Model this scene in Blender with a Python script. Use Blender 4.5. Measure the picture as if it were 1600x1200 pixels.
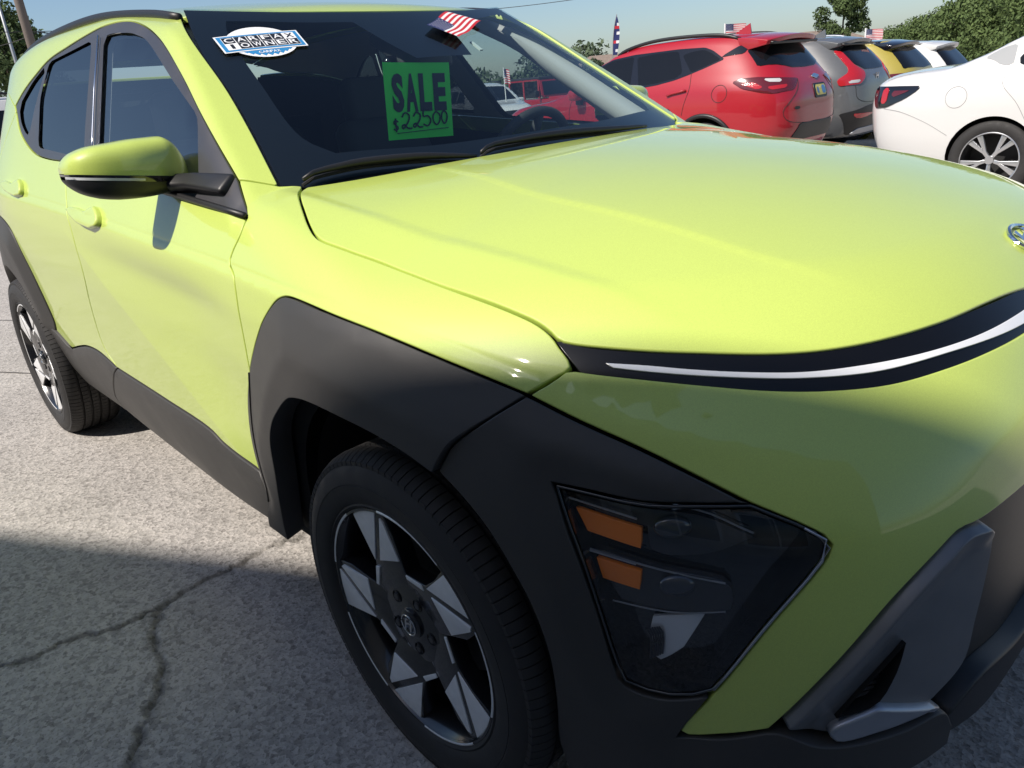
import bpy, bmesh, math, random
import numpy as np
from mathutils import Matrix, Vector
from mathutils.geometry import delaunay_2d_cdt
for o in list(bpy.data.objects): bpy.data.objects.remove(o)
random.seed(7); rng=np.random.default_rng(7)
scene=bpy.context.scene; COL=scene.collection
# ------------------------------------------------------------ camera
cd=bpy.data.cameras.new('camera'); cam=bpy.data.objects.new('camera',cd); COL.objects.link(cam)
R_=Vector((0.68977,0.71882,-0.08671)); U_=Vector((-0.21107,0.31420,0.92560)); D_=Vector((-0.69258,0.62014,-0.36845))
M=Matrix((R_,U_,-D_)).transposed().to_4x4(); M.translation=Vector((1.0145,-1.4736,1.2544)); cam.matrix_world=M
cd.sensor_width=36; cd.lens=26.531; cd.clip_start=.05; cd.clip_end=3000; scene.camera=cam
# ------------------------------------------------------------ sky and sun
SUN=Vector((-0.075,-0.65,0.755)).normalized()      # towards the sun
EL=math.asin(SUN.z); AZ_=math.atan2(SUN.x,SUN.y)
w=bpy.data.worlds.new('World'); scene.world=w; w.use_nodes=True
nt=w.node_tree; bg=nt.nodes['Background']; sky=nt.nodes.new('ShaderNodeTexSky'); sky.sky_type='NISHITA'
sky.sun_disc=False; sky.sun_elevation=EL; sky.sun_rotation=AZ_; sky.air_density=1.0; sky.dust_density=.9; sky.ozone_density=4.5; sky.altitude=0
nt.links.new(sky.outputs[0],bg.inputs[0]); bg.inputs[1].default_value=.097
sl=bpy.data.lights.new('sun','SUN'); so=bpy.data.objects.new('sun',sl); COL.objects.link(so)
sl.energy=5.0; sl.angle=math.radians(.53); sl.color=(1,.92,.83); so.rotation_euler=SUN.to_track_quat('Z','Y').to_euler()
vs=scene.view_settings; vs.view_transform='Standard'; vs.look='None'; vs.exposure=0.32; vs.gamma=1; vs.use_curve_mapping=False
scene.render.engine='CYCLES'
scene.cycles.max_bounces=10; scene.cycles.transparent_max_bounces=24
# ------------------------------------------------------------ materials
MATS={}
def mat(name,col=(.5,.5,.5),rough=.5,metal=0.,coat=0.,coat_rough=.03,spec=.5,bump=None,noise=None,ior=None,emit=None,trans=0.):
    """bump=(scale,strength,dist) ; noise=(scale,amount) colour variation"""
    if name in MATS: return MATS[name]
    m=bpy.data.materials.new(name); m.use_nodes=True; n=m.node_tree.nodes; l=m.node_tree.links; b=n['Principled BSDF']
    b.inputs['Base Color'].default_value=(*col,1); b.inputs['Roughness'].default_value=rough; b.inputs['Metallic'].default_value=metal
    b.inputs['Coat Weight'].default_value=coat; b.inputs['Coat Roughness'].default_value=coat_rough; b.inputs['Specular IOR Level'].default_value=spec
    if ior: b.inputs['IOR'].default_value=ior
    if trans: b.inputs['Transmission Weight'].default_value=trans
    tc=n.new('ShaderNodeTexCoord')
    if noise:
        t=n.new('ShaderNodeTexNoise'); t.inputs['Scale'].default_value=noise[0]; t.inputs['Detail'].default_value=5
        l.new(tc.outputs['Object'],t.inputs['Vector'])
        r=n.new('ShaderNodeMapRange'); r.inputs[1].default_value=.3; r.inputs[2].default_value=.7; r.inputs[3].default_value=1-noise[1]; r.inputs[4].default_value=1+noise[1]
        l.new(t.outputs[0],r.inputs[0])
        mx=n.new('ShaderNodeVectorMath'); mx.operation='SCALE'; mx.inputs[0].default_value=col; l.new(r.outputs[0],mx.inputs['Scale']); l.new(mx.outputs[0],b.inputs['Base Color'])
        r2=n.new('ShaderNodeMapRange'); r2.inputs[1].default_value=.3; r2.inputs[2].default_value=.7; r2.inputs[3].default_value=max(rough*.85,0); r2.inputs[4].default_value=min(rough*1.15,1)
        l.new(t.outputs[0],r2.inputs[0]); l.new(r2.outputs[0],b.inputs['Roughness'])
    if bump:
        t2=n.new('ShaderNodeTexNoise'); t2.inputs['Scale'].default_value=bump[0]; t2.inputs['Detail'].default_value=4
        l.new(tc.outputs['Object'],t2.inputs['Vector'])
        bp=n.new('ShaderNodeBump'); bp.inputs['Strength'].default_value=bump[1]; bp.inputs['Distance'].default_value=bump[2]
        l.new(t2.outputs[0],bp.inputs['Height']); l.new(bp.outputs[0],b.inputs['Normal'])
    if emit: b.inputs['Emission Color'].default_value=(*emit[0],1); b.inputs['Emission Strength'].default_value=emit[1]
    MATS[name]=m; return m
def glass(name,tint,ior=1.5,rough=0.0):
    if name in MATS: return MATS[name]
    m=bpy.data.materials.new(name); m.use_nodes=True; n=m.node_tree.nodes; l=m.node_tree.links
    n.remove(n['Principled BSDF']); out=n['Material Output']
    tr=n.new('ShaderNodeBsdfTransparent'); tr.inputs[0].default_value=(*tint,1)
    gl=n.new('ShaderNodeBsdfGlossy'); gl.inputs['Roughness'].default_value=rough
    fr=n.new('ShaderNodeFresnel'); ge=n.new('ShaderNodeNewGeometry')   # same reflectance from both faces of the thin sheet
    mr=n.new('ShaderNodeMapRange'); mr.inputs[3].default_value=ior; mr.inputs[4].default_value=1/ior; l.new(ge.outputs['Backfacing'],mr.inputs[0]); l.new(mr.outputs[0],fr.inputs[0])
    mx=n.new('ShaderNodeMixShader'); l.new(fr.outputs[0],mx.inputs[0]); l.new(tr.outputs[0],mx.inputs[1]); l.new(gl.outputs[0],mx.inputs[2]); l.new(mx.outputs[0],out.inputs[0])
    MATS[name]=m; return m
def car_paint(name,col,flake=.25,rough=.42):
    m=mat(name,col,rough,0,1.0,.02,.4)
    n=m.node_tree.nodes; l=m.node_tree.links; b=n['Principled BSDF']
    tc=n.new('ShaderNodeTexCoord'); v=n.new('ShaderNodeTexVoronoi'); v.inputs['Scale'].default_value=1400
    l.new(tc.outputs['Object'],v.inputs['Vector'])
    r=n.new('ShaderNodeMapRange'); r.inputs[3].default_value=1-flake*.35; r.inputs[4].default_value=1+flake*.25
    sp=n.new('ShaderNodeSeparateColor'); l.new(v.outputs['Color'],sp.inputs[0]); l.new(sp.outputs[0],r.inputs[0])
    mx=n.new('ShaderNodeVectorMath'); mx.operation='SCALE'; mx.inputs[0].default_value=col; l.new(r.outputs[0],mx.inputs['Scale']); l.new(mx.outputs[0],b.inputs['Base Color'])
    # faint orange peel and dust in the clear coat
    t=n.new('ShaderNodeTexNoise'); t.inputs['Scale'].default_value=55; l.new(tc.outputs['Object'],t.inputs['Vector'])
    bp=n.new('ShaderNodeBump'); bp.inputs['Strength'].default_value=.02; bp.inputs['Distance'].default_value=.002; l.new(t.outputs[0],bp.inputs['Height']); l.new(bp.outputs[0],b.inputs['Coat Normal'])
    t3=n.new('ShaderNodeTexNoise'); t3.inputs['Scale'].default_value=6; t3.inputs['Detail'].default_value=8; l.new(tc.outputs['Object'],t3.inputs['Vector'])
    r3=n.new('ShaderNodeMapRange'); r3.inputs[1].default_value=.35; r3.inputs[2].default_value=.75; r3.inputs[3].default_value=.004; r3.inputs[4].default_value=.035; l.new(t3.outputs[0],r3.inputs[0]); l.new(r3.outputs[0],b.inputs['Coat Roughness'])
    return m
# ------------------------------------------------------------ object helpers
def tag(o,label=None,cat=None,group=None,kind=None):
    for k,v in (('label',label),('category',cat),('group',group),('kind',kind)):
        if v: o[k]=v
    return o
def empty(name,loc=(0,0,0),rz=0,label=None,cat=None,group=None):
    o=bpy.data.objects.new(name,None); COL.objects.link(o); o.location=loc; o.rotation_euler=(0,0,rz); o.empty_display_size=.2
    return tag(o,label,cat,group)
def link(name,me,m,parent=None,smooth=False):
    o=bpy.data.objects.new(name,me); COL.objects.link(o)
    if m is not None and not me.materials: me.materials.append(m)
    if smooth: me.shade_smooth()
    if parent is not None: o.parent=parent
    return o
def mesh(name,vs_,fs,m,parent=None,smooth=False,normals=None):
    me=bpy.data.meshes.new(name); me.from_pydata([tuple(map(float,v)) for v in vs_],[],[tuple(map(int,f)) for f in fs]); me.update()
    if normals is not None:
        me.shade_smooth(); me.normals_split_custom_set_from_vertices([tuple(map(float,v)) for v in normals])
    return link(name,me,m,parent,smooth)
class MB:
    """mesh collector"""
    def __init__(s): s.v=[];s.f=[]
    def add(s,v,f):
        k=len(s.v); s.v+= [tuple(map(float,q)) for q in v]; s.f+=[tuple(k+i for i in q) for q in f]; return s
    def box(s,c,d,rot=None,taper=1.0):
        x,y,z=[q/2 for q in d]; P=[(-x,-y,-z),(x,-y,-z),(x,y,-z),(-x,y,-z),(-x*taper,-y*taper,z),(x*taper,-y*taper,z),(x*taper,y*taper,z),(-x*taper,y*taper,z)]
        if rot is not None: P=[rot@Vector(p) for p in P]
        return s.add([(p[0]+c[0],p[1]+c[1],p[2]+c[2]) for p in P],[(0,3,2,1),(4,5,6,7),(0,1,5,4),(1,2,6,5),(2,3,7,6),(3,0,4,7)])
    def tube(s,pts,rad,n=10,cap=True,flat=1.0):
        pts=[Vector(p) for p in pts]; rads=rad if hasattr(rad,'__len__') else [rad]*len(pts); V=[];F=[]
        up=Vector((0,0,1))
        for i,p in enumerate(pts):
            t=(pts[min(i+1,len(pts)-1)]-pts[max(i-1,0)]).normalized()
            a=t.cross(up); 
            if a.length<1e-3: a=t.cross(Vector((1,0,0)))
            a.normalize(); b=a.cross(t)
            for k in range(n):
                q=2*math.pi*k/n; V.append(p+(a*math.cos(q)+b*math.sin(q)*flat)*rads[i])
        for i in range(len(pts)-1):
            for k in range(n): F.append((i*n+k,i*n+(k+1)%n,(i+1)*n+(k+1)%n,(i+1)*n+k))
        if cap: F.append(tuple(range(n))[::-1]); F.append(tuple((len(pts)-1)*n+k for k in range(n)))
        return s.add(V,F)
    def lathe(s,prof,n,axis='y',c=(0,0,0),a0=0,a1=2*math.pi):
        full=abs(a1-a0)>6.28; m=n if full else n+1; V=[];F=[]
        for r,h in prof:
            for k in range(m):
                q=a0+(a1-a0)*k/n
                V.append((c[0]+r*math.cos(q),c[1]+h,c[2]+r*math.sin(q)) if axis=='y' else (c[0]+r*math.cos(q),c[1]+r*math.sin(q),c[2]+h))
        for i in range(len(prof)-1):
            for k in range(n if full else n):
                k2=(k+1)%m if full else k+1
                F.append((i*m+k,(i+1)*m+k,(i+1)*m+k2,i*m+k2))
        return s.add(V,F)
    def build(s,name,m,parent=None,smooth=False,bevel=0,sub=0,angle=None):
        me=bpy.data.meshes.new(name); me.from_pydata(s.v,[],s.f); me.update()
        bm=bmesh.new(); bm.from_mesh(me); bmesh.ops.recalc_face_normals(bm,faces=bm.faces); bm.to_mesh(me); bm.free()
        o=link(name,me,m,parent)
        if bevel:
            md=o.modifiers.new('bevel','BEVEL'); md.width=bevel; md.segments=3; md.limit_method='ANGLE'; smooth=True
        if sub:
            md=o.modifiers.new('sub','SUBSURF'); md.levels=sub; md.render_levels=sub; smooth=True
        if smooth:
            me.shade_smooth()
            if angle: me.set_sharp_from_angle(angle=math.radians(angle))
        return o
def copy_tree(o,parent=None):
    c=o.copy(); COL.objects.link(c); c.parent=parent
    for ch in list(o.children): copy_tree(ch,c)
    return c

# ------------------------------------------------------------ body surface as a signed field
def pchip(xs,ys):
    xs=np.array(xs,float);ys=np.array(ys,float);h=np.diff(xs);d=np.diff(ys)/h
    m=np.zeros_like(ys);m[0]=d[0];m[-1]=d[-1]
    for i in range(1,len(xs)-1):
        if d[i-1]*d[i]>0:
            w1=2*h[i]+h[i-1];w2=h[i]+2*h[i-1];m[i]=(w1+w2)/(w1/d[i-1]+w2/d[i])
    def f(x):
        x=np.clip(x,xs[0],xs[-1]);i=np.clip(np.searchsorted(xs,x)-1,0,len(xs)-2)
        t=(x-xs[i])/h[i];t2=t*t;t3=t2*t
        return (2*t3-3*t2+1)*ys[i]+(t3-2*t2+t)*h[i]*m[i]+(-2*t3+3*t2)*ys[i+1]+(t3-t2)*h[i]*m[i+1]
    return f
def smax(a,b,r):
    h=np.maximum(r-np.abs(a-b),0)/r
    return np.maximum(a,b)+h*h*r*.25
def srelu(d,r): return .5*(d+np.sqrt(d*d+r*r))
ZC=pchip([-3.5,-2.4,-1.32,-.47,-.25,.03,.17,.31,.5,.8],[1.08,1.06,1.014,.968,.958,.934,.913,.883,.840,.78])
BC=pchip([-3.2,-2.66,-2.2,-1.7,-1.2,-.6,-.25,0,.25,.5],[.865,.872,.868,.860,.858,.860,.874,.884,.884,.880])
BELOW=pchip([-.02,0,.012,.026,.045,.10,.20,.30,.42,.55,.68,.80],[0,0,.0055,.0105,.0125,.016,.015,.008,-.001,-.012,-.035,-.08])
def sst(x,a,b):
    t=np.clip((x-a)/(b-a),0,1);return t*t*t*(t*(6*t-15)+10)
AZ=pchip([.15,.3,.5,.65,.75,.82,.87,.92,1.0,1.1],[1.10,1.12,1.13,1.13,1.115,1.09,1.065,1.025,.93,.80])
NZ=pchip([.2,.5,.7,.8,.87,1.0],[4,3.9,3.5,3.0,2.7,2.5])
HC=pchip([-.8,-.45,-.24,0,.2,.35,.5,.62,.70,.76,.82,.9],[1.118,1.112,1.106,1.09,1.068,1.043,1.008,.973,.94,.905,.86,.79])
QH=pchip([-.5,-.2,0,.7],[.035,.08,.12,.125])
KA=pchip([-.5,-.1,.1,.5,.7],[.0,.07,.085,.09,.03])
KB=pchip([-.5,-.2,0,.5,.7],[.20,.15,.12,.13,.08])
UA=pchip([-.5,-.2,.1,.4,.7],[.40,.43,.47,.47,.40]); UB=pchip([-.5,0,.3,.45,.6],[.70,.665,.65,.63,.57])
RC=pchip([-3.5,-3.1,-2.7,-2.2,-1.7,-1.3,-1.0,-.7],[1.41,1.505,1.565,1.593,1.585,1.545,1.494,1.42])
def kona_wall(p):
    x,y,z=p[...,0],p[...,1],p[...,2];u=np.abs(y)
    zc=ZC(x);b=BC(x)
    d=zc-z
    low=BELOW(d)
    up=-.47*srelu(-d,.006)
    b=b+np.where(d>0,low,0)+up
    # diagonal door crease: line from (-1.72,1.0) to (-.55,.46)
    lx=sst(x,-2.4,-1.8)*(1-sst(x,-.85,-.35))
    g=((x+1.60)*(.56)+(z-.93)*(1.05))/1.19   # >0 above / ahead of the line
    b=b-.085*(srelu(g,.003)-srelu(g-.22,.12))*sst(d,.03,.15)*lx
    # sill undercut crease
    xf=np.maximum(x+.3,0);xr=np.maximum(-2.2-x,0)
    a=AZ(z);n=NZ(z)
    ar=1.26
    W=(np.power(xf/a,n)+np.power(xr/ar,n)+np.power(u/b,n))**(1/n)
    wall=(W-1)*.9
    return wall
def kona(p):
    x,y,z=p[...,0],p[...,1],p[...,2];u=np.abs(y)
    zc=ZC(x);b=BC(x)
    d=zc-z
    low=BELOW(d)
    up=-.47*srelu(-d,.006)
    b=b+np.where(d>0,low,0)+up
    # diagonal door crease: line from (-1.72,1.0) to (-.55,.46)
    lx=sst(x,-2.4,-1.8)*(1-sst(x,-.85,-.35))
    g=((x+1.60)*(.56)+(z-.93)*(1.05))/1.19   # >0 above / ahead of the line
    b=b-.085*(srelu(g,.003)-srelu(g-.22,.12))*sst(d,.03,.15)*lx
    # sill undercut crease
    xf=np.maximum(x+.3,0);xr=np.maximum(-2.2-x,0)
    a=AZ(z);n=NZ(z)
    ar=1.26
    W=(np.power(xf/a,n)+np.power(xr/ar,n)+np.power(u/b,n))**(1/n)
    wall=(W-1)*.9
    q=QH(x)
    ua,ub=UA(x),UB(x);fa=sst(x,-.42,-.25)*(1-sst(x,.45,.68));fb=sst(x,-.50,-.40)*(1-sst(x,.38,.56))
    H=HC(x)-q*u*u-KA(x)*srelu(u-ua,.008)-.13*fa*(srelu(u-ua,.004)-srelu(u-ua-.014,.004))-KB(x)*srelu(u-ub-.022,.010)+.15*fb*(srelu(u-ub,.004)-srelu(u-ub-.024,.004))
    hood=(z-H)*.92
    ws=(x+.345+1.65*(z-1.09)+.10*(z-1.09)**2+.28*u*u)/1.94
    roof=z-(RC(x)-.09*u*u-.3*srelu(u-.57,.04))
    tail=(-(x+3.42)-.75*srelu(z-1.02,.08)+.12*u*u)*.8
    gh=smax(smax(ws,roof,.03),tail,.06)
    top=np.minimum(hood,gh)
    fz=sst(x,-.75,-.42)
    return smax(wall,top,.012+.040*fz+.026*sst(z,1.04,1.16)*(1-fz))
def hood_z(x,u):
    ua,ub=UA(x),UB(x);fa=sst(x,-.42,-.25)*(1-sst(x,.45,.68));fb=sst(x,-.50,-.40)*(1-sst(x,.38,.56))
    return HC(x)-QH(x)*u*u-KA(x)*srelu(u-ua,.008)-.13*fa*(srelu(u-ua,.004)-srelu(u-ua-.014,.004))-KB(x)*srelu(u-ub-.022,.010)+.15*fb*(srelu(u-ub,.004)-srelu(u-ub-.024,.004))
def march(f,C,D,t0=.3,t1=9,n=260,it=30):
    """first crossing from outside(+) to inside(-); D normalised (N,3)"""
    N=len(D);lo=np.full(N,np.nan);hi=np.full(N,np.nan);tp=np.full(N,t0);prev=f(C+D*t0)
    done=np.zeros(N,bool)
    for t in np.linspace(t0,t1,n)[1:]:
        cur=f(C+D*t);c=(~done)&(prev>0)&(cur<=0)
        lo[c]=tp[c];hi[c]=t;done|=c;tp[:]=t;prev=cur
    lo_,hi_=lo.copy(),hi.copy();ok=done
    for _ in range(it):
        m=.5*(lo_+hi_);v=f(C+D*np.nan_to_num(m)[:,None]);pos=v>0
        lo_=np.where(pos,m,lo_);hi_=np.where(pos,hi_,m)
    return np.where(ok,.5*(lo_+hi_),np.nan)
def grad(f,p,e=1e-4):
    g=np.stack([(f(p+e*np.eye(3)[i])-f(p-e*np.eye(3)[i])) for i in range(3)],-1)
    return g/np.maximum(np.linalg.norm(g,axis=-1,keepdims=True),1e-12)

STK=[[-0.9982, -0.5672, 1.4245], [-0.9585, -0.3543, 1.4333], [-0.8865, -0.366, 1.39], [-0.9279, -0.5751, 1.382]]
OUT={
'hood_side':[[-0.468,-0.68,1.092],[-0.445,-0.698,1.088],[-0.404,-0.725,1.081],[-0.347,-0.752,1.063],[-0.29,-0.777,1.044],[-0.244,-0.793,1.03],[-0.215,-0.797,1.023],[-0.151,-0.79,1.011],[-0.056,-0.777,0.993],[0.107,-0.775,0.971],[0.236,-0.764,0.949],[0.28,-0.759,0.937],[0.304,-0.759,0.927],[0.317,-0.761,0.92]],
'hood_front':[[0.324,-0.761,0.916],[0.352,-0.75,0.912],[0.423,-0.71,0.905],[0.485,-0.666,0.9],[0.558,-0.604,0.894],[0.609,-0.545,0.893],[0.654,-0.469,0.895],[0.692,-0.368,0.898],[0.728,-0.178,0.899]],
'bar_top':[[0.323,-0.76,0.917],[0.353,-0.751,0.91],[0.423,-0.711,0.903],[0.486,-0.667,0.899],[0.558,-0.606,0.893],[0.609,-0.546,0.891],[0.654,-0.47,0.893],[0.693,-0.37,0.897],[0.729,-0.181,0.898]],
'bar_bot':[[0.358,-0.77,0.887],[0.384,-0.757,0.884],[0.436,-0.729,0.879],[0.499,-0.687,0.871],[0.574,-0.631,0.861],[0.626,-0.577,0.855],[0.674,-0.51,0.852],[0.715,-0.421,0.855],[0.741,-0.33,0.858],[0.754,-0.257,0.86]],
'strip_top':[[0.3903,-0.7426,0.8956],[0.4367,-0.7139,0.8924],[0.4851,-0.682,0.8868],[0.5344,-0.6447,0.8816],[0.5951,-0.5876,0.876],[0.6414,-0.5266,0.875],[0.6851,-0.4475,0.8752],[0.7229,-0.3378,0.8771],[0.7417,-0.2204,0.8811]],
'strip_bot':[[0.3956,-0.744,0.8908],[0.4421,-0.7172,0.8855],[0.4955,-0.6813,0.8798],[0.5545,-0.6346,0.8737],[0.598,-0.5927,0.8694],[0.6568,-0.5163,0.8659],[0.7082,-0.4065,0.8689],[0.7495,-0.2439,0.8683]],
'fend_cut':[[0.326,-0.763,0.913],[0.354,-0.771,0.89],[0.336,-0.793,0.874],[0.312,-0.819,0.856]],
'flare_out':[[-0.475,-0.875,0.738],[-0.447,-0.879,0.769],[-0.384,-0.883,0.83],[-0.318,-0.886,0.887],[-0.263,-0.885,0.924],[-0.232,-0.883,0.937],[-0.209,-0.882,0.939],[-0.074,-0.879,0.927],[0.04,-0.869,0.913],[0.182,-0.849,0.887],[0.312,-0.819,0.856]],
'door_front':[[-0.468,-0.814,1.051],[-0.466,-0.839,1.019],[-0.48,-0.851,0.993],[-0.486,-0.862,0.968],[-0.454,-0.872,0.948],[-0.45,-0.878,0.912],[-0.453,-0.879,0.875],[-0.462,-0.878,0.808],[-0.475,-0.875,0.738]],
'pillar_foot':[[-0.468,-0.814,1.051],[-0.529,-0.786,1.091],[-0.565,-0.772,1.118]],
'cowl_edge':[[-0.565,-0.772,1.118],[-0.502,-0.713,1.099],[-0.478,-0.675,1.094]],
'flare_cut':[[-0.475,-0.875,0.738],[-0.513,-0.866,0.654],[-0.545,-0.858,0.572],[-0.554,-0.853,0.485],[-0.57,-0.844,0.384],[-0.652,-0.821,0.28]],
'flare_left':[[-0.475,-0.875,0.738],[-0.55,-0.863,0.655],[-0.598,-0.855,0.568],[-0.614,-0.852,0.5],[-0.616,-0.849,0.443]],
'open_f':[[-0.544,-0.824,0.284],[-0.489,-0.846,0.386],[-0.442,-0.86,0.5],[-0.404,-0.87,0.602],[-0.356,-0.877,0.663],[-0.298,-0.884,0.709],[-0.239,-0.889,0.747],[-0.213,-0.891,0.757],[-0.151,-0.894,0.767],[-0.027,-0.896,0.767],[0.067,-0.892,0.758],[0.132,-0.887,0.745],[0.185,-0.883,0.729]],
'open_b':[[0.185,-0.883,0.729],[0.235,-0.879,0.698],[0.277,-0.875,0.661],[0.312,-0.869,0.608],[0.342,-0.862,0.546],[0.36,-0.854,0.463],[0.36,-0.848,0.375],[0.35,-0.839,0.282],[0.353,-0.829,0.228],[0.351,-0.811,0.161]],
'flare_bcut':[[0.312,-0.819,0.856],[0.278,-0.844,0.827],[0.219,-0.871,0.781],[0.2,-0.878,0.755],[0.185,-0.883,0.729]],
'bclad_top':[[0.312,-0.819,0.856],[0.384,-0.801,0.831],[0.468,-0.775,0.803],[0.541,-0.751,0.774],[0.602,-0.727,0.746]],
'headlight':[[0.38,-0.841,0.746],[0.419,-0.828,0.744],[0.493,-0.799,0.738],[0.55,-0.765,0.742],[0.602,-0.728,0.744],[0.657,-0.696,0.718],[0.68,-0.681,0.701],[0.683,-0.681,0.692],[0.682,-0.686,0.684],[0.641,-0.744,0.594],[0.587,-0.781,0.48],[0.581,-0.784,0.473],[0.521,-0.809,0.452],[0.473,-0.826,0.457],[0.464,-0.831,0.484],[0.445,-0.839,0.566],[0.426,-0.844,0.637],[0.402,-0.845,0.696]],
'bump_hl':[[0.602,-0.727,0.746],[0.658,-0.695,0.719],[0.682,-0.679,0.701],[0.686,-0.679,0.691],[0.684,-0.685,0.681],[0.642,-0.743,0.591],[0.585,-0.781,0.471]],
'bump_low':[[0.585,-0.781,0.471],[0.542,-0.796,0.382],[0.598,-0.769,0.397],[0.647,-0.738,0.416]],
'bump_grille':[[0.647,-0.738,0.416],[0.703,-0.689,0.519],[0.743,-0.625,0.606],[0.772,-0.549,0.662],[0.78,-0.521,0.675],[0.791,-0.487,0.675],[0.812,-0.384,0.684]],
'trim':[[0.661,-0.727,0.426],[0.713,-0.676,0.523],[0.751,-0.61,0.603],[0.777,-0.54,0.656],[0.784,-0.516,0.668],[0.797,-0.473,0.664],[0.805,-0.449,0.644],[0.806,-0.447,0.615],[0.807,-0.456,0.565],[0.806,-0.466,0.516],[0.803,-0.478,0.445],[0.785,-0.536,0.406],[0.759,-0.6,0.403],[0.707,-0.679,0.402],[0.698,-0.69,0.406]],
'trim_in':[[0.708,-0.681,0.438],[0.731,-0.653,0.487],[0.757,-0.607,0.543],[0.756,-0.612,0.514],[0.752,-0.619,0.487],[0.741,-0.636,0.451]],
'blade':[[0.701,-0.688,0.417],[0.706,-0.682,0.427],[0.741,-0.635,0.448],[0.784,-0.538,0.405],[0.768,-0.58,0.405],[0.743,-0.629,0.403],[0.707,-0.679,0.4]],
'low_lip':[[0.351,-0.811,0.161],[0.471,-0.8,0.211],[0.645,-0.73,0.307],[0.76,-0.58,0.304],[0.789,-0.499,0.315],[0.809,-0.382,0.294],[0.819,-0.207,0.303]],
'belt':[[-0.471,-0.812,1.053],[-0.622,-0.816,1.068],[-0.96,-0.812,1.093],[-1.292,-0.808,1.12],[-1.71,-0.804,1.152]],
'dlo_top':[[-0.565,-0.772,1.118],[-0.794,-0.726,1.256],[-0.9,-0.7,1.321],[-0.976,-0.683,1.365],[-1.058,-0.664,1.408],[-1.134,-0.649,1.442],[-1.28,-0.622,1.486],[-1.438,-0.604,1.516],[-1.57,-0.617,1.521],[-1.719,-0.634,1.509],[-1.895,-0.652,1.489],[-2.081,-0.671,1.465],[-2.206,-0.692,1.428],[-2.328,-0.715,1.386],[-2.429,-0.737,1.337]],
'dlo_rear':[[-2.429,-0.737,1.337],[-2.388,-0.747,1.316],[-2.287,-0.776,1.254],[-2.159,-0.795,1.206],[-2.021,-0.806,1.173],[-1.878,-0.807,1.159],[-1.71,-0.804,1.152]],
'fglass':[[-1.565,-0.641,1.488],[-1.494,-0.637,1.49],[-1.351,-0.638,1.477],[-1.229,-0.649,1.451],[-1.155,-0.663,1.42],[-0.992,-0.697,1.339],[-0.796,-0.733,1.249],[-0.731,-0.788,1.134],[-0.695,-0.813,1.078],[-1.396,-0.803,1.136]],
'rglass':[[-1.67,-0.645,1.488],[-2.077,-0.674,1.459],[-2.105,-0.726,1.35],[-2.021,-0.796,1.195],[-1.671,-0.794,1.17],[-1.54,-0.794,1.163],[-1.579,-0.758,1.243]],
'qglass':[[-2.097,-0.676,1.456],[-2.233,-0.702,1.409],[-2.364,-0.738,1.337],[-2.3,-0.763,1.282],[-2.211,-0.779,1.244],[-2.154,-0.783,1.233],[-2.153,-0.752,1.297],[-2.131,-0.714,1.377]],
'bpost':[[-1.594,-0.641,1.491],[-1.535,-0.709,1.344],[-1.472,-0.768,1.215],[-1.428,-0.804,1.136]],
'door_rear':[[-1.71,-0.804,1.152],[-1.635,-0.842,1.067],[-1.579,-0.871,0.988],[-1.566,-0.876,0.921],[-1.577,-0.875,0.82],[-1.635,-0.868,0.72],[-1.678,-0.856,0.566],[-1.608,-0.85,0.502]],
'door_bot':[[-1.608,-0.85,0.502],[-1.589,-0.85,0.501],[-1.185,-0.85,0.493],[-0.868,-0.852,0.484],[-0.806,-0.851,0.465],[-0.613,-0.849,0.447]],
'rdoor_bot':[[-2.155,-0.851,0.468],[-2.018,-0.854,0.502],[-1.901,-0.854,0.524],[-1.762,-0.853,0.529],[-1.608,-0.85,0.502]],
'rflare_out':[[-2.567,-0.873,0.949],[-2.436,-0.882,0.931],[-2.374,-0.884,0.901],[-2.302,-0.878,0.768],[-2.26,-0.866,0.608],[-2.26,-0.862,0.558],[-2.32,-0.855,0.488],[-2.245,-0.853,0.475],[-2.155,-0.851,0.468]],
'sill_cut':[[-1.608,-0.85,0.502],[-1.784,-0.831,0.376],[-1.833,-0.818,0.328],[-1.829,-0.797,0.275]],
'sill_bot':[[-2.742,-0.785,0.251],[-2.438,-0.79,0.235],[-1.691,-0.789,0.253],[-1.06,-0.792,0.235],[-0.674,-0.819,0.277],[-0.579,-0.814,0.257]],
'ws_right':[[-1.166,-0.563,1.492],[-0.969,-0.619,1.397],[-0.817,-0.641,1.304],[-0.676,-0.67,1.213],[-0.504,-0.713,1.1]],
'fhandle':[[-1.574,-0.863,1.018],[-1.515,-0.856,1.029],[-1.408,-0.856,1.021],[-1.33,-0.847,1.038],[-1.295,-0.854,1.022],[-1.278,-0.866,0.994],[-1.341,-0.87,0.98],[-1.464,-0.87,0.991]],
'ropen':[[-2.8,-0.867,0.7],[-2.72,-0.867,0.705],[-2.624,-0.869,0.683],[-2.403,-0.867,0.61],[-2.367,-0.859,0.516],[-2.423,-0.843,0.415],[-2.742,-0.785,0.251]],
'wiperA':[[-0.467,-0.676,1.107],[-0.471,-0.647,1.117],[-0.464,-0.604,1.121],[-0.451,-0.547,1.125],[-0.43,-0.477,1.124],[-0.407,-0.406,1.121],[-0.362,-0.284,1.107]],
'wiperB':[[-0.367,-0.265,1.112],[-0.378,-0.227,1.123],[-0.377,-0.154,1.126],[-0.371,-0.048,1.127],[-0.367,0.068,1.124],[-0.368,0.225,1.116],[-0.381,0.386,1.108]],
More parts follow.
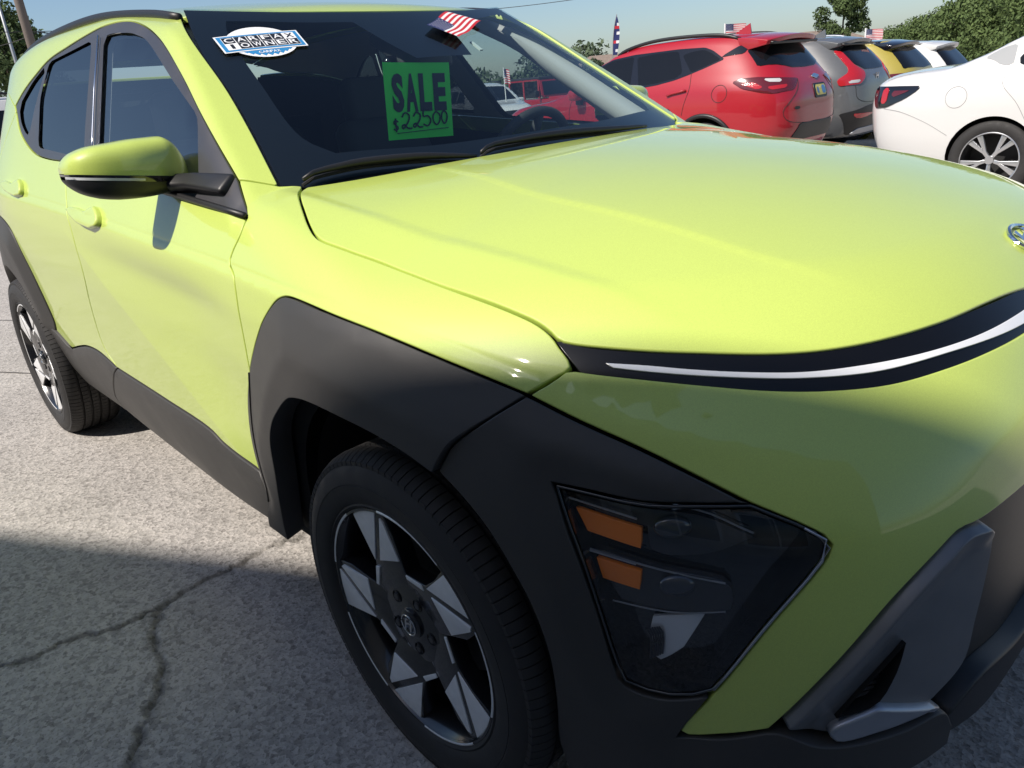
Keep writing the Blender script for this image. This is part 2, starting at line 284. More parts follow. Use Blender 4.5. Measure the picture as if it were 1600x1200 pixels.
'clad_hl':[[0.602,-0.727,0.746],[0.55,-0.765,0.744],[0.492,-0.798,0.741],[0.418,-0.827,0.747],[0.377,-0.841,0.748],[0.399,-0.846,0.695],[0.423,-0.845,0.635],[0.443,-0.839,0.563],[0.46,-0.831,0.481],[0.47,-0.827,0.451],[0.519,-0.809,0.445],[0.583,-0.782,0.468]],
'clad_low':[[0.583,-0.782,0.468],[0.542,-0.796,0.379],[0.598,-0.769,0.394],[0.647,-0.738,0.414],[0.661,-0.726,0.415],[0.701,-0.686,0.397],[0.759,-0.599,0.396],[0.786,-0.531,0.397],[0.792,-0.502,0.355]],
'grille_low':[[0.792,-0.504,0.363],[0.81,-0.427,0.394],[0.823,-0.258,0.37]],
'amber1':[[0.401,-0.842,0.716],[0.492,-0.811,0.702],[0.493,-0.816,0.672],[0.42,-0.841,0.683]],
'amber2':[[0.433,-0.841,0.645],[0.495,-0.82,0.638],[0.494,-0.823,0.608],[0.442,-0.84,0.613]],
'reflector':[[0.506,-0.818,0.558],[0.542,-0.804,0.57],[0.575,-0.787,0.581],[0.547,-0.801,0.516],[0.529,-0.808,0.496],[0.51,-0.815,0.482],[0.502,-0.82,0.529]],
'hlbar1':[[0.395,-0.84,0.733],[0.497,-0.8,0.73],[0.561,-0.767,0.727],[0.62,-0.737,0.701],[0.569,-0.779,0.673],[0.504,-0.812,0.669],[0.497,-0.809,0.701],[0.405,-0.84,0.72]],
'hlbar2':[[0.428,-0.842,0.654],[0.506,-0.815,0.644],[0.6,-0.768,0.632],[0.607,-0.767,0.61],[0.603,-0.771,0.59],[0.538,-0.805,0.578],[0.464,-0.833,0.577],[0.447,-0.838,0.604]],
'crack_main':[[-1.069,-1.478,0.0],[-1.058,-1.444,0.0],[-1.031,-1.39,0.0],[-1.015,-1.344,0.0],[-1.028,-1.315,0.0],[-1.006,-1.25,0.0],[-0.971,-1.186,0.0],[-0.972,-1.109,0.0],[-0.973,-1.043,0.0],[-0.992,-0.99,0.0],[-0.987,-0.921,0.0],[-0.988,-0.864,0.0],[-0.996,-0.784,0.0],[-0.997,-0.704,0.0],[-0.977,-0.65,0.0],[-0.985,-0.58,0.0]],
'crack_branch':[[-0.973,-1.043,0.0],[-0.927,-1.1,0.0],[-0.872,-1.123,0.0],[-0.791,-1.145,0.0],[-0.709,-1.162,0.0],[-0.654,-1.195,0.0],[-0.598,-1.233,0.0],[-0.535,-1.278,0.0],[-0.462,-1.325,0.0],[-0.397,-1.351,0.0]],
'joint1':[[-5.337,-0.619,0.0],[-5.268,-0.544,0.0]],
'joint2':[[-3.926,-0.891,0.0],[-3.724,-0.781,0.0]]}
def carfield(bz,T,XR,XF,n=4.0,crown=.06,r=.05,xc=(1.0,1.9),floor=.22):
    B=pchip(*bz);TT=pchip(*T);R_z=pchip(*XR);F_z=pchip(*XF)
    def f(p):
        x,y,z=p[...,0],p[...,1],p[...,2];u=np.abs(y);b=B(z)
        xr,xf=R_z(z),F_z(z)
        ar=np.maximum(xc[0]-xr,.2);af=np.maximum(xf-xc[1],.2)
        W=(np.power(np.maximum(xc[0]-x,0)/ar,n)+np.power(np.maximum(x-xc[1],0)/af,n)+np.power(u/b,n))**(1/n)
        wall=(W-1)*.85
        top=(z-(TT(x)-crown*u*u))*.8
        return smax(smax(wall,top,r),floor-z,.03)
    return f
BLZ=carfield(([.2,.35,.55,.8,1.0,1.12,1.3,1.5,1.7],[.86,.92,.955,.968,.958,.93,.845,.74,.63]),
 ([-1.2,-.75,-.3,.4,1.0,1.5,1.95,2.4,2.75,3.3,3.6,3.85],[1.56,1.63,1.67,1.70,1.69,1.61,1.40,1.15,1.08,1.02,.95,.80]),
 ([.2,.45,.6,.85,1.05,1.2,1.4,1.6,1.7],[-.88,-1.0,-1.04,-1.03,-.97,-.86,-.70,-.52,-.45]),([.2,.5,.8,1.0,1.2],[3.7,3.82,3.80,3.70,3.3]),4.5)
CRV=carfield(([.2,.35,.55,.8,1.0,1.12,1.3,1.5,1.7],[.84,.89,.925,.93,.92,.90,.83,.74,.64]),
 ([-1.2,-.75,-.3,.4,1.0,1.5,1.95,2.4,2.75,3.3,3.5,3.75],[1.52,1.60,1.655,1.69,1.68,1.60,1.38,1.14,1.08,1.02,.95,.80]),
 ([.2,.45,.6,.85,1.05,1.2,1.4,1.6,1.7],[-.85,-.95,-.98,-.96,-.93,-.84,-.66,-.46,-.40]),([.2,.5,.8,1.0,1.2],[3.6,3.70,3.68,3.60,3.2]),4.5)
SED=carfield(([.2,.35,.55,.75,.92,1.02,1.15,1.3,1.46],[.84,.89,.915,.92,.905,.87,.80,.71,.60]),
 ([-1.2,-1.0,-.8,-.5,-.2,.1,.45,.8,1.3,1.7,2.1,2.5,2.9,3.4,3.8],[1.06,1.09,1.11,1.13,1.22,1.355,1.455,1.49,1.475,1.40,1.23,1.05,.97,.88,.70]),
 ([.2,.4,.6,.8,.95,1.05,1.2],[-1.02,-1.14,-1.20,-1.22,-1.20,-1.12,-.95]),([.2,.5,.7,.9,1.2],[3.65,3.78,3.74,3.5,3.0]),4.6)

def crom(pts,h):
    p=np.array(pts,float)
    if len(p)<2: return p
    if len(p)==2: q=p
    else:
        e=np.vstack([2*p[0]-p[1],p,2*p[-1]-p[-2]]); out=[]
        for i in range(1,len(e)-2):
            a,b,c,dd=e[i-1],e[i],e[i+1],e[i+2]
            t0=0;t1=np.linalg.norm(b-a)**.5+1e-9;t2=t1+np.linalg.norm(c-b)**.5+1e-9;t3=t2+np.linalg.norm(dd-c)**.5+1e-9
            for t in np.linspace(t1,t2,12,endpoint=False):
                A1=(t1-t)/(t1-t0)*a+(t-t0)/(t1-t0)*b;A2=(t2-t)/(t2-t1)*b+(t-t1)/(t2-t1)*c;A3=(t3-t)/(t3-t2)*c+(t-t2)/(t3-t2)*dd
                B1=(t2-t)/(t2-t0)*A1+(t-t0)/(t2-t0)*A2;B2=(t3-t)/(t3-t1)*A2+(t-t1)/(t3-t1)*A3
                out.append((t2-t)/(t2-t1)*B1+(t-t1)/(t2-t1)*B2)
        q=np.array(out+[p[-1]])
    s=np.r_[0,np.cumsum(np.linalg.norm(np.diff(q,axis=0),axis=1))]
    n=max(1,int(round(s[-1]/h))); ss=np.linspace(0,s[-1],n+1)
    return np.stack([np.interp(ss,s,q[:,k]) for k in range(3)],1)
def loop3(segs,h):
    L=[]
    for s in segs: L.append(crom(s,h)[:-1] if len(s)>1 else np.array(s,float))
    L=np.vstack(L); keep=[0]
    for i in range(1,len(L)):
        if np.linalg.norm(L[i]-L[keep[-1]])>h*.25: keep.append(i)
    if np.linalg.norm(L[keep[-1]]-L[keep[0]])<h*.25: keep.pop()
    return L[keep]
def inside(q,poly):
    x,y=q[:,0:1],q[:,1:2];a=poly;b=np.roll(poly,-1,0)
    c=((a[:,1]>y)!=(b[:,1]>y))&(x<(b[:,0]-a[:,0])*(y-a[:,1])/(b[:,1]-a[:,1]+1e-15)+a[:,0])
    return c.sum(1)%2==1
def pdist(q,poly,closed=True):
    a=poly if closed else poly[:-1];b=np.roll(poly,-1,0) if closed else poly[1:];ab=b-a
    out=np.empty(len(q))
    for i in range(0,len(q),2000):
        w=q[i:i+2000,None,:]-a;t=np.clip((w*ab).sum(2)/((ab**2).sum(1)+1e-15),0,1)
        out[i:i+2000]=np.sqrt(((w-ab*t[...,None])**2).sum(2)).min(1)
    return out
def onto(f,q,e1,e2,d,t0,t1,n=48):
    B=q[:,:1]*e1+q[:,1:]*e2
    lo=np.full(len(q),t0);hi=np.full(len(q),np.nan);prev=f(B+d*t0);done=np.zeros(len(q),bool);tp=t0
    for t in np.linspace(t0,t1,n)[1:]:
        cur=f(B+d*t);c=(~done)&(prev>0)&(cur<=0);lo[c]=tp;hi[c]=t;done|=c;tp=t;prev=cur
    bad=~done; hi[bad]=t1
    for _ in range(22):
        m=.5*(lo+hi);pos=f(B+d*m[:,None])>0;lo=np.where(pos,m,lo);hi=np.where(pos,hi,m)
    t=.5*(lo+hi)
    if bad.any() and done.any():
        good=np.where(done)[0]
        for i in np.where(bad)[0]:
            k=good[np.argsort(((q[good]-q[i])**2).sum(1))[:4]];t[i]=t[k].mean()
    elif bad.any(): t[:]=.5*(t0+t1)
    return B+d*t[:,None]
def inset(poly,g,fixed=None):
    e=np.roll(poly,-1,0)-poly;e/=np.linalg.norm(e,axis=1,keepdims=True)+1e-15
    n=np.stack([e[:,1],-e[:,0]],1)        # outward for ccw
    a=n;b=np.roll(n,1,0);m=a+b;m/=np.maximum(1+(a*b).sum(1,keepdims=True),.5)
    nn=m/(np.linalg.norm(m,axis=1,keepdims=True)+1e-12)
    r=poly-m*g
    if fixed is not None: r[fixed]=poly[fixed]
    return r,nn
def panel(name,segs,d,f,m,parent=None,h=.022,off=0.,gap=.0018,rim=.014,bev=.0025,holes=(),offfn=None,mirror=None,seam=False,margin=.12,mname=None,extra=()):
    d=np.array(d,float);d/=np.linalg.norm(d)
    ref=np.array([0,0,1.]) if abs(d[2])<.9 else np.array([1.,0,0])
    e1=np.cross(d,ref);e1/=np.linalg.norm(e1);e2=np.cross(e1,d)   # e1 x e2 = -d
    if np.dot(np.cross(e1,e2),-d)<0: e2=-e2
    L=loop3(segs,h); P2=np.stack([L@e1,L@e2],1); t=L@d
    A=.5*np.sum(P2[:,0]*np.roll(P2[:,1],-1)-np.roll(P2[:,0],-1)*P2[:,1])
    if A<0: P2=P2[::-1];L=L[::-1]
    fixed=(np.abs(L[:,1])<2e-3) if seam else np.zeros(len(L),bool)
    poly,nn=inset(P2,gap+bev,fixed)
    H2=[]
    for hs in holes:
        q=loop3(hs,h);H2.append(np.stack([q@e1,q@e2],1))
    mn,mx=poly.min(0),poly.max(0); gx,gy=np.meshgrid(np.arange(mn[0],mx[0],h),np.arange(mn[1],mx[1],h*.866))
    gx=gx+((np.arange(gx.shape[0])%2)*.5*h)[:,None]; G=np.stack([gx.ravel(),gy.ravel()],1)
    G=G[inside(G,poly)]
    for q in H2: G=G[~inside(G,q)]
    if len(G):
        k=pdist(G,poly)>.5*h
        for q in H2: k&=pdist(G,q)>.5*h
        G=G[k]
    if len(extra):
        E=np.vstack([crom(x,h*.55) for x in extra]);E2=np.stack([E@e1,E@e2],1);E2=E2[inside(E2,poly)]
        for q in H2: E2=E2[~inside(E2,q)]
        if len(E2):
            E2=E2[pdist(E2,poly)>.3*h]
            if len(E2):
                kk=np.ones(len(G),bool)
                for i in range(0,len(G),1500): kk[i:i+1500]=(((G[i:i+1500,None,:]-E2[None])**2).sum(2).min(1)>(.42*h)**2)
                G=np.vstack([G[kk],E2])
    pts=[Vector(p) for p in poly];ed=[(i,(i+1)%len(poly)) for i in range(len(poly))]
    for q in H2:
        k=len(pts);pts+=[Vector(p) for p in q];ed+=[(k+i,k+(i+1)%len(q)) for i in range(len(q))]
    pts+=[Vector(p) for p in G]
    rv,re,rf,ov,_,_=delaunay_2d_cdt(pts,ed,[],0,1e-6)
    V2=np.array([tuple(v) for v in rv]);mp={}
    for i,o in enumerate(ov):
        for k in o: mp.setdefault(k,i)
    F=np.array([tri for fc in rf for tri in ([fc] if len(fc)==3 else [(fc[0],fc[i],fc[i+1]) for i in range(1,len(fc)-1)])],int)
    c=V2[F].mean(1);k=inside(c,poly)
    for q in H2: k&=~inside(c,q)
    F=F[k]
    a=V2[F];sg=(a[:,1,0]-a[:,0,0])*(a[:,2,1]-a[:,0,1])-(a[:,1,1]-a[:,0,1])*(a[:,2,0]-a[:,0,0])
    F[sg<0]=F[sg<0][:,::-1];F=F[np.abs(sg)>1e-12]
    X=onto(f,V2,e1,e2,d,t.min()-margin,t.max()+margin);N=grad(f,X)
    o_=off+ (offfn(X,V2,poly,e1,e2) if offfn is not None else 0)
    X=X+N*(np.asarray(o_)[:,None] if np.ndim(o_) else o_)
    if offfn is not None:      # normals from the displaced surface
        fn=np.cross(X[F[:,1]]-X[F[:,0]],X[F[:,2]]-X[F[:,0]]);NN=np.zeros_like(X)
        for j in range(3): np.add.at(NN,F[:,j],fn)
        N=NN/(np.linalg.norm(NN,axis=1,keepdims=True)+1e-12)
    V=[X];NO=[N];FF=[F.tolist()];base=len(X)
    if rim:
        bi=np.array([mp[i] for i in range(len(poly))]);pb=X[bi];nb=N[bi]
        T=nn[:,:1]*e1+nn[:,1:]*e2;T=T-nb*(T*nb).sum(1,keepdims=True);T/=np.linalg.norm(T,axis=1,keepdims=True)+1e-12
        if seam: T[fixed]=0
        s=abs(bev)
        rings=[(pb,nb),(pb+T*s*.7-nb*s*.3,(nb+T)),(pb+T*s-nb*s,nb*.25+T),(pb+T*s-nb*rim,T)] if rim>0 else [(pb,nb),(pb+T*.0005,T*-1),(pb-nb*rim,-T)]
        n=len(poly);prev=bi
        for p,q in rings[1:]:
            V.append(p);q=q+1e-9;NO.append(q/(np.linalg.norm(q,axis=1,keepdims=True)+1e-9));cur=np.arange(base,base+n);base+=n
            for i in range(n):
                j=(i+1)%n
                if seam and fixed[i] and fixed[j]: continue
                FF.append([(prev[i],cur[i],cur[j],prev[j])])
            prev=cur
    V=np.vstack(V);NO=np.vstack(NO);FF=[tuple(x) for g in FF for x in g]
    mir=np.array([1,-1,1.])
    if mirror=='join':
        k=len(V);V=np.vstack([V,V*mir]);NO=np.vstack([NO,NO*mir]);FF=FF+[tuple(k+i for i in q[::-1]) for q in FF]
    ob=mesh(name,V,FF,m,parent,normals=NO)
    if mirror=='copy':
        mesh(mname or name,V*mir,[q[::-1] for q in FF],m,parent,normals=NO*mir)
    return ob
def surf(f,pts,d,span=.25):
    """drop points onto a field along d"""
    d=np.array(d,float);d/=np.linalg.norm(d);p=np.array(pts,float);N=len(p);ts=np.linspace(-span,span,60)
    v=f(p[:,None,:]+d*ts[None,:,None]);c=(v[:,:-1]>0)&(v[:,1:]<=0);ok=c.any(1);k=c.argmax(1);lo=ts[k];hi=ts[k+1]
    for _ in range(26):
        mm=.5*(lo+hi);pos=f(p+d*mm[:,None])>0;lo=np.where(pos,mm,lo);hi=np.where(pos,hi,mm)
    return np.where(ok[:,None],p+d*(.5*(lo+hi))[:,None],p)
def Lp(pts,r=.022):
    p=[np.array(q,float) for q in pts];n=len(p);S=[]
    for i in range(n):
        a,b,c=p[i-1],p[i],p[(i+1)%n];ra=min(r,.35*np.linalg.norm(b-a));rc=min(r,.35*np.linalg.norm(c-b))
        s=b+(a-b)/np.linalg.norm(a-b)*ra;e=b+(c-b)/np.linalg.norm(c-b)*rc
        S.append([s*(1-t)**2+b*2*t*(1-t)+e*t*t for t in (0,.33,.67,1)])
        nx_=p[(i+1)%n];rn=min(r,.35*np.linalg.norm(nx_-b));S.append([e,nx_+(b-nx_)/np.linalg.norm(b-nx_)*rn])
    return S

# ------------------------------------------------------------ ground
def gz(x,y): 
    t=np.minimum(np.maximum(np.asarray(y,float)-4.0,0),18.); return -.030*t*t/(t+1.2)
def axis(fine,coarse,fh):
    a=np.arange(fine[0],fine[1],fh); l=[];r=[];st=fh
    v=fine[0]
    while v>coarse[0]: st=min(st*1.22,60); v-=st; l.append(v)
    st=fh;v=a[-1]
    while v<coarse[1]: st=min(st*1.22,60); v+=st; r.append(v)
    return np.r_[l[::-1],a,r]
gx=axis((-1.75,-.25),(-700,700),.0075); gy=axis((-1.62,-.62),(-700,700),.0075)
GX,GY=np.meshgrid(gx,gy,indexing='ij'); Q=np.stack([GX.ravel(),GY.ravel()],1)
Zg=gz(Q[:,0],Q[:,1])
def jitter(p,a,seed):
    r=np.random.default_rng(seed); p=crom(p,.022)[:,:2].copy(); p[1:-1]+=r.normal(0,a,(len(p)-2,2)); return p
near=(Q[:,0]>-2.6)&(Q[:,0]<.6)&(Q[:,1]>-2.2)&(Q[:,1]<-.3); qi=np.where(near)[0]
ck=np.zeros(len(Q)); groove=np.zeros(len(Q))
cm=np.array(OUT['crack_main']); cm=np.vstack([[[-1.10,-2.0,0]],[[-1.085,-1.7,0]],cm,[[-1.0,-.3,0]]])
cb_=np.array(OUT['crack_branch'])
for ln,wd,dep in ((jitter(cm,.0055,1),.0055,.016),(jitter(cb_,.0065,2),.006,.014)):
    dd=pdist(Q[qi],ln,False); nz=.5+.5*np.sin(Q[qi,0]*37+np.sin(Q[qi,1]*53)*2)
    groove[qi]=np.maximum(groove[qi],dep*np.clip(1-dd/(wd*(.6+.9*nz)),0,1))
    ck[qi]=np.maximum(ck[qi],np.clip(1-dd/(.012+.026*nz),0,1)**1.4)
me=bpy.data.meshes.new('ground'); nx,ny=len(gx),len(gy)
idx=np.arange(nx*ny).reshape(nx,ny); F=np.stack([idx[:-1,:-1],idx[1:,:-1],idx[1:,1:],idx[:-1,1:]],-1).reshape(-1,4)
me.vertices.add(nx*ny); me.vertices.foreach_set('co',np.column_stack([Q,Zg-groove]).astype(np.float32).ravel())
me.loops.add(len(F)*4); me.loops.foreach_set('vertex_index',F.astype(np.int32).ravel()); me.polygons.add(len(F)); me.polygons.foreach_set('loop_start',np.arange(0,len(F)*4,4,dtype=np.int32)); me.update(calc_edges=True)
at_=me.attributes.new('crack','FLOAT','POINT'); at_.data.foreach_set('value',ck.astype(np.float32))
m=bpy.data.materials.new('exposed_aggregate_concrete'); m.use_nodes=True; n=m.node_tree.nodes; l=m.node_tree.links; b=n['Principled BSDF']
tc=n.new('ShaderNodeTexCoord')
def noise_(sc,det=6,rg=.6):
    t=n.new('ShaderNodeTexNoise'); t.inputs['Scale'].default_value=sc; t.inputs['Detail'].default_value=det; t.inputs['Roughness'].default_value=rg; l.new(tc.outputs['Object'],t.inputs['Vector']); return t
def ramp(src,stops):
    r=n.new('ShaderNodeValToRGB'); e=r.color_ramp.elements
    while len(e)<len(stops): e.new(.5)
    for k,(p,c) in enumerate(stops): e[k].position=p; e[k].color=(*c,1)
    l.new(src,r.inputs[0]); return r
def mixc(mode,fac,a,b_):
    x=n.new('ShaderNodeMix'); x.data_type='RGBA'; x.blend_type=mode
    if hasattr(fac,'type'): l.new(fac,x.inputs[0])
    else: x.inputs[0].default_value=fac
    l.new(a,x.inputs[6])
    if hasattr(b_,'type'): l.new(b_,x.inputs[7])
    else: x.inputs[7].default_value=(*b_,1)
    return x.outputs[2]
n1=noise_(1.3,8,.65); base=ramp(n1.outputs[0],[(.3,(.365,.350,.332)),(.7,(.460,.444,.424))])
vo=n.new('ShaderNodeTexVoronoi'); vo.inputs['Scale'].default_value=88; vo.inputs['Randomness'].default_value=1; 
nd=noise_(60,2); va=n.new('ShaderNodeVectorMath'); va.operation='MULTIPLY_ADD'; l.new(nd.outputs[1],va.inputs[0]); va.inputs[1].default_value=(.012,.012,.0); l.new(tc.outputs['Object'],va.inputs[2]); l.new(va.outputs[0],vo.inputs['Vector'])
sp=n.new('ShaderNodeSeparateColor'); l.new(vo.outputs['Color'],sp.inputs[0])
stone=ramp(sp.outputs[0],[(0,(.30,.27,.24)),(.25,(.72,.70,.66)),(.6,(1.0,.97,.93)),(.9,(1.25,1.2,1.15))])
c1=mixc('MULTIPLY',.55,base.outputs[0],stone.outputs[0])
n2=noise_(120,4,.7); pit=ramp(n2.outputs[0],[(.36,(.30,.29,.28)),(.47,(1,1,1))]); c2=mixc('MULTIPLY',.65,c1,pit.outputs[0])
n3=noise_(.45,6,.65); big=ramp(n3.outputs[0],[(.32,(.86,.86,.86)),(.5,(.98,.98,.98)),(.68,(1.05,1.04,1.03))]); c3=mixc('MULTIPLY',1,c2,big.outputs[0])
at2=n.new('ShaderNodeAttribute'); at2.attribute_name='crack'; n4=noise_(25,5,.7); mu=n.new('ShaderNodeMath'); mu.operation='MULTIPLY'; l.new(at2.outputs['Fac'],mu.inputs[0]); l.new(n4.outputs[0],mu.inputs[1])
r4=n.new('ShaderNodeMapRange'); r4.inputs[1].default_value=.05; r4.inputs[2].default_value=.5; r4.inputs[4].default_value=.72; l.new(mu.outputs[0],r4.inputs[0])
c4=mixc('MIX',r4.outputs[0],c3,(.055,.052,.045)); l.new(c4,b.inputs['Base Color']); b.inputs['Roughness'].default_value=.88; b.inputs['Specular IOR Level'].default_value=.3
bp=n.new('ShaderNodeBump'); bp.inputs['Strength'].default_value=.55; bp.inputs['Distance'].default_value=.004; ad=n.new('ShaderNodeMath'); ad.operation='ADD'; l.new(n2.outputs[0],ad.inputs[0]); l.new(vo.outputs['Distance'],ad.inputs[1]); l.new(ad.outputs[0],bp.inputs['Height']); l.new(bp.outputs[0],b.inputs['Normal'])
go=link('ground',me,m); go['kind']='structure'; me.shade_smooth()
# saw-cut joints in the slab, left of the rear wheel
for k,x in enumerate((-3.78,-5.3)):
    u_=np.array([.86,.51,0]) if False else np.array([.88,.48,0])
    c_=np.array(OUT['joint2' if k==0 else 'joint1']).mean(0); t_=np.array([c_+u_*s for s in np.linspace(-1.2,1.0,9)]); nn_=np.array([-u_[1],u_[0],0])*.004
    V=[];F=[]
    for i,p in enumerate(t_): V+= [p-nn_+[0,0,.004],p+nn_+[0,0,.004]]
    for i in range(8): F.append((2*i,2*i+2,2*i+3,2*i+1))
    o=mesh('pavement_joint',V,F,mat('joint_dirt',(.10,.09,.08),.95)); o['kind']='structure'
# ------------------------------------------------------------ the building whose roof edge shades the lower left
U0=np.array([.8662,.4997,0]); e0=np.array([-1.40,-1.070,0]); H0=8.4
SV=np.array(SUN); top=e0+SV*(H0/SV[2]); bn=np.array([U0[1],-U0[0],0])
Lb0,Lb1=-12.,15.
bld=empty('showroom_building',(top[0],top[1],0),math.atan2(U0[1],U0[0]),'beige showroom building behind the camera, roof edge shading the pavement','building')
WALL=mat('stucco_wall',(.42,.38,.33),.9,bump=(40,.3,.004),noise=(2,.08))
MB().box(((Lb0+Lb1)/2,-4.03,H0/2-.2),(Lb1-Lb0-.1,8,H0-.4)).build('wall',WALL,bld)
MB().box(((Lb0+Lb1)/2,-4.0,H0-.19),(Lb1-Lb0,8.06,.38)).build('roof',mat('roof_fascia',(.30,.28,.26),.6),bld)
for x in (-9.5,-6.5,-3.5,-.5,2.5,5.5,8.5,11.5):
    wn=MB().box((x,.0,1.5),(2.2,.06,2.2)).build('window',mat('bldg_glass',(.03,.035,.04),.06,coat=1),bld)
    for (cx,cz,dx,dz) in ((x,2.64,2.4,.1),(x,.36,2.4,.1),(x-1.15,1.5,.1,2.2),(x+1.15,1.5,.1,2.2),(x,1.5,.06,2.2)):
        MB().box((cx,.02,cz),(dx,.1,dz)).build('window_frame',mat('alu_frame',(.45,.45,.45),.4,metal=.6),wn)

# ------------------------------------------------------------ the lime compact SUV
LIME=car_paint('lime_paint',(.510,.628,.130))
CLAD=mat('grey_cladding',(.042,.040,.038),.5,bump=(900,.25,.0006),noise=(5,.10))
BLK=mat('black_plastic',(.012,.012,.013),.45,bump=(600,.2,.0006))
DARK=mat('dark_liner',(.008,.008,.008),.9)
GLOSSBLK=mat('gloss_black',(.006,.006,.008),.12,coat=1.0)
TRIMBLK=mat('satin_window_trim',(.045,.045,.052),.38,noise=(8,.08))
CHROME=mat('chrome',(.75,.76,.78),.12,metal=1)
SILVER=mat('satin_silver',(.36,.38,.42),.38,metal=.75,noise=(30,.06))
MACH=mat('machined_alloy',(.80,.81,.82),.34,metal=.35,noise=(60,.05))
RIMBLK=mat('wheel_black',(.010,.010,.012),.25,coat=.6)
RUBBER=mat('tyre_rubber',(.022,.021,.021),.72,bump=(300,.3,.0008),noise=(20,.25))
AMBER=mat('amber_reflector',(1.0,.24,.01),.25,coat=.8,bump=(500,.6,.001))
STRIP=mat('light_strip',(.80,.82,.84),.18,coat=1.0,bump=(700,.35,.0008))
WSG=glass('windshield_glass',(.80,.90,.89),1.5); FG=glass('front_window_glass',(.80,.87,.88),3.0); RG=glass('privacy_glass',(.05,.058,.065),2.8); LENS=glass('lamp_lens',(.90,.91,.92),1.6)
FRIT=mat('glass_border',(.004,.004,.005),.35)
car=empty('compact_suv',(0,0,0),0,'bright lime yellow compact SUV with dark grey cladding filling the foreground','car')
W=lambda *n:[OUT[k] for k in n]
rv=lambda k:OUT[k][::-1]
mirr=lambda a:[(p[0],-p[1],p[2]) for p in a][::-1]
Lp0=lambda pts:[[pts[i],pts[(i+1)%len(pts)]] for i in range(len(pts))]
def nose(z): return surf(kona,[(.9,0,z)],(-1,0,0),.4)[0]
SD=(0,1,-.1); FD=(-.75,.62,-.2)
EX_F=[surf(kona,[(x,-1.0,float(ZC(x))-dz) for x in np.linspace(-.50,.42,50)],(0,1,0),.45) for dz in (-.006,0,.006,.026,.032)]
zz_=np.linspace(-2.3,-.46,60); SH=[np.array([(x,-.86,float(ZC(x))-dz) for x in zz_]) for dz in (-.006,0,.006,.026,.032)]
DG=[np.array([(x,-.86,.93-(x+1.60)*.56/1.05+dz) for x in np.linspace(-2.2,-.55,50)]) for dz in (-.008,0,.008)]
xa=np.linspace(-.42,.68,60); HX=[np.array([(x,sg*(float(U_f(x))+du),1.) for x in xa]) for U_f in (UA,) for du in (-.004,.0,.014,.018) for sg in (-1,1)]+[np.array([(x,sg*(float(UB(x))+du),1.) for x in np.linspace(-.45,.56,60)]) for du in (-.004,0,.024,.028) for sg in (-1,1)]
# hood: right edge, front edge, mirrored left, rear edge
rear=[(-.330-.285*y*y,y,1.1) for y in np.linspace(.676,-.676,15)]
hs=[tuple(p) for p in OUT['hood_side']]; hs[0]=rear[-1]
hf=[tuple(p) for p in OUT['hood_front']]+[(.742,-.09,.9),(.745,0,.9)]
panel('hood',[hs,[hs[-1]]+hf,mirr(hf),mirr(hs),rear],(0,0,-1),kona,LIME,car,h=.013,gap=.0022,rim=.02,bev=.003,extra=HX)
# light bar
half=lambda k,z:OUT[k]+[list(nose(z))]
BARBLK=mat('bar_black',(.004,.004,.005),.16,spec=.35)
lb=panel('light_bar',[half('bar_top',.902),[list(nose(.902)),list(nose(.866))],half('bar_bot',.866)[::-1]],FD,kona,BARBLK,car,h=.014,off=-.005,gap=-.007,rim=.02,mirror='join',seam=True)
panel('light_strip',[half('strip_top',.887),[list(nose(.887)),list(nose(.873))],half('strip_bot',.873)[::-1]],FD,kona,STRIP,lb,h=.007,off=-.0015,gap=.0,rim=.004,bev=.001,mirror='join',seam=True)
# bumper cover
bumper=panel('bumper_cover',[half('bar_bot',.866),[list(nose(.866)),list(nose(.78)),list(nose(.69))],(OUT['bump_grille']+[list(nose(.69))])[::-1],rv('bump_low'),rv('bump_hl'),rv('bclad_top'),OUT['fend_cut'][::-1][:3]+[OUT['bar_bot'][0]]],FD,kona,LIME,car,h=.016,rim=.02,mirror='join',seam=True)
# fender
panel('fender',[OUT['hood_side'][1:],[OUT['hood_side'][-1]]+OUT['fend_cut'],rv('flare_out'),rv('door_front'),OUT['pillar_foot'],OUT['cowl_edge'][:2],OUT['cowl_edge'][1:]+[OUT['hood_side'][1]]],(-.12,.75,-.65),kona,LIME,car,h=.012,rim=.018,mirror='copy',extra=EX_F)
# doors
fd=panel('front_door',[OUT['belt'],OUT['door_rear'],OUT['door_bot'],rv('flare_left'),rv('door_front')],SD,kona,LIME,car,h=.018,mirror='copy',extra=SH+DG)
RDR=[OUT['rflare_out'][0],[-2.62,-.855,1.06],[-2.52,-.80,1.20],OUT['dlo_rear'][1]]
rd=panel('rear_door',[OUT['dlo_rear'][1:],OUT['door_rear'],rv('rdoor_bot'),rv('rflare_out'),RDR],SD,kona,LIME,car,h=.020,mirror='copy',extra=SH+DG)
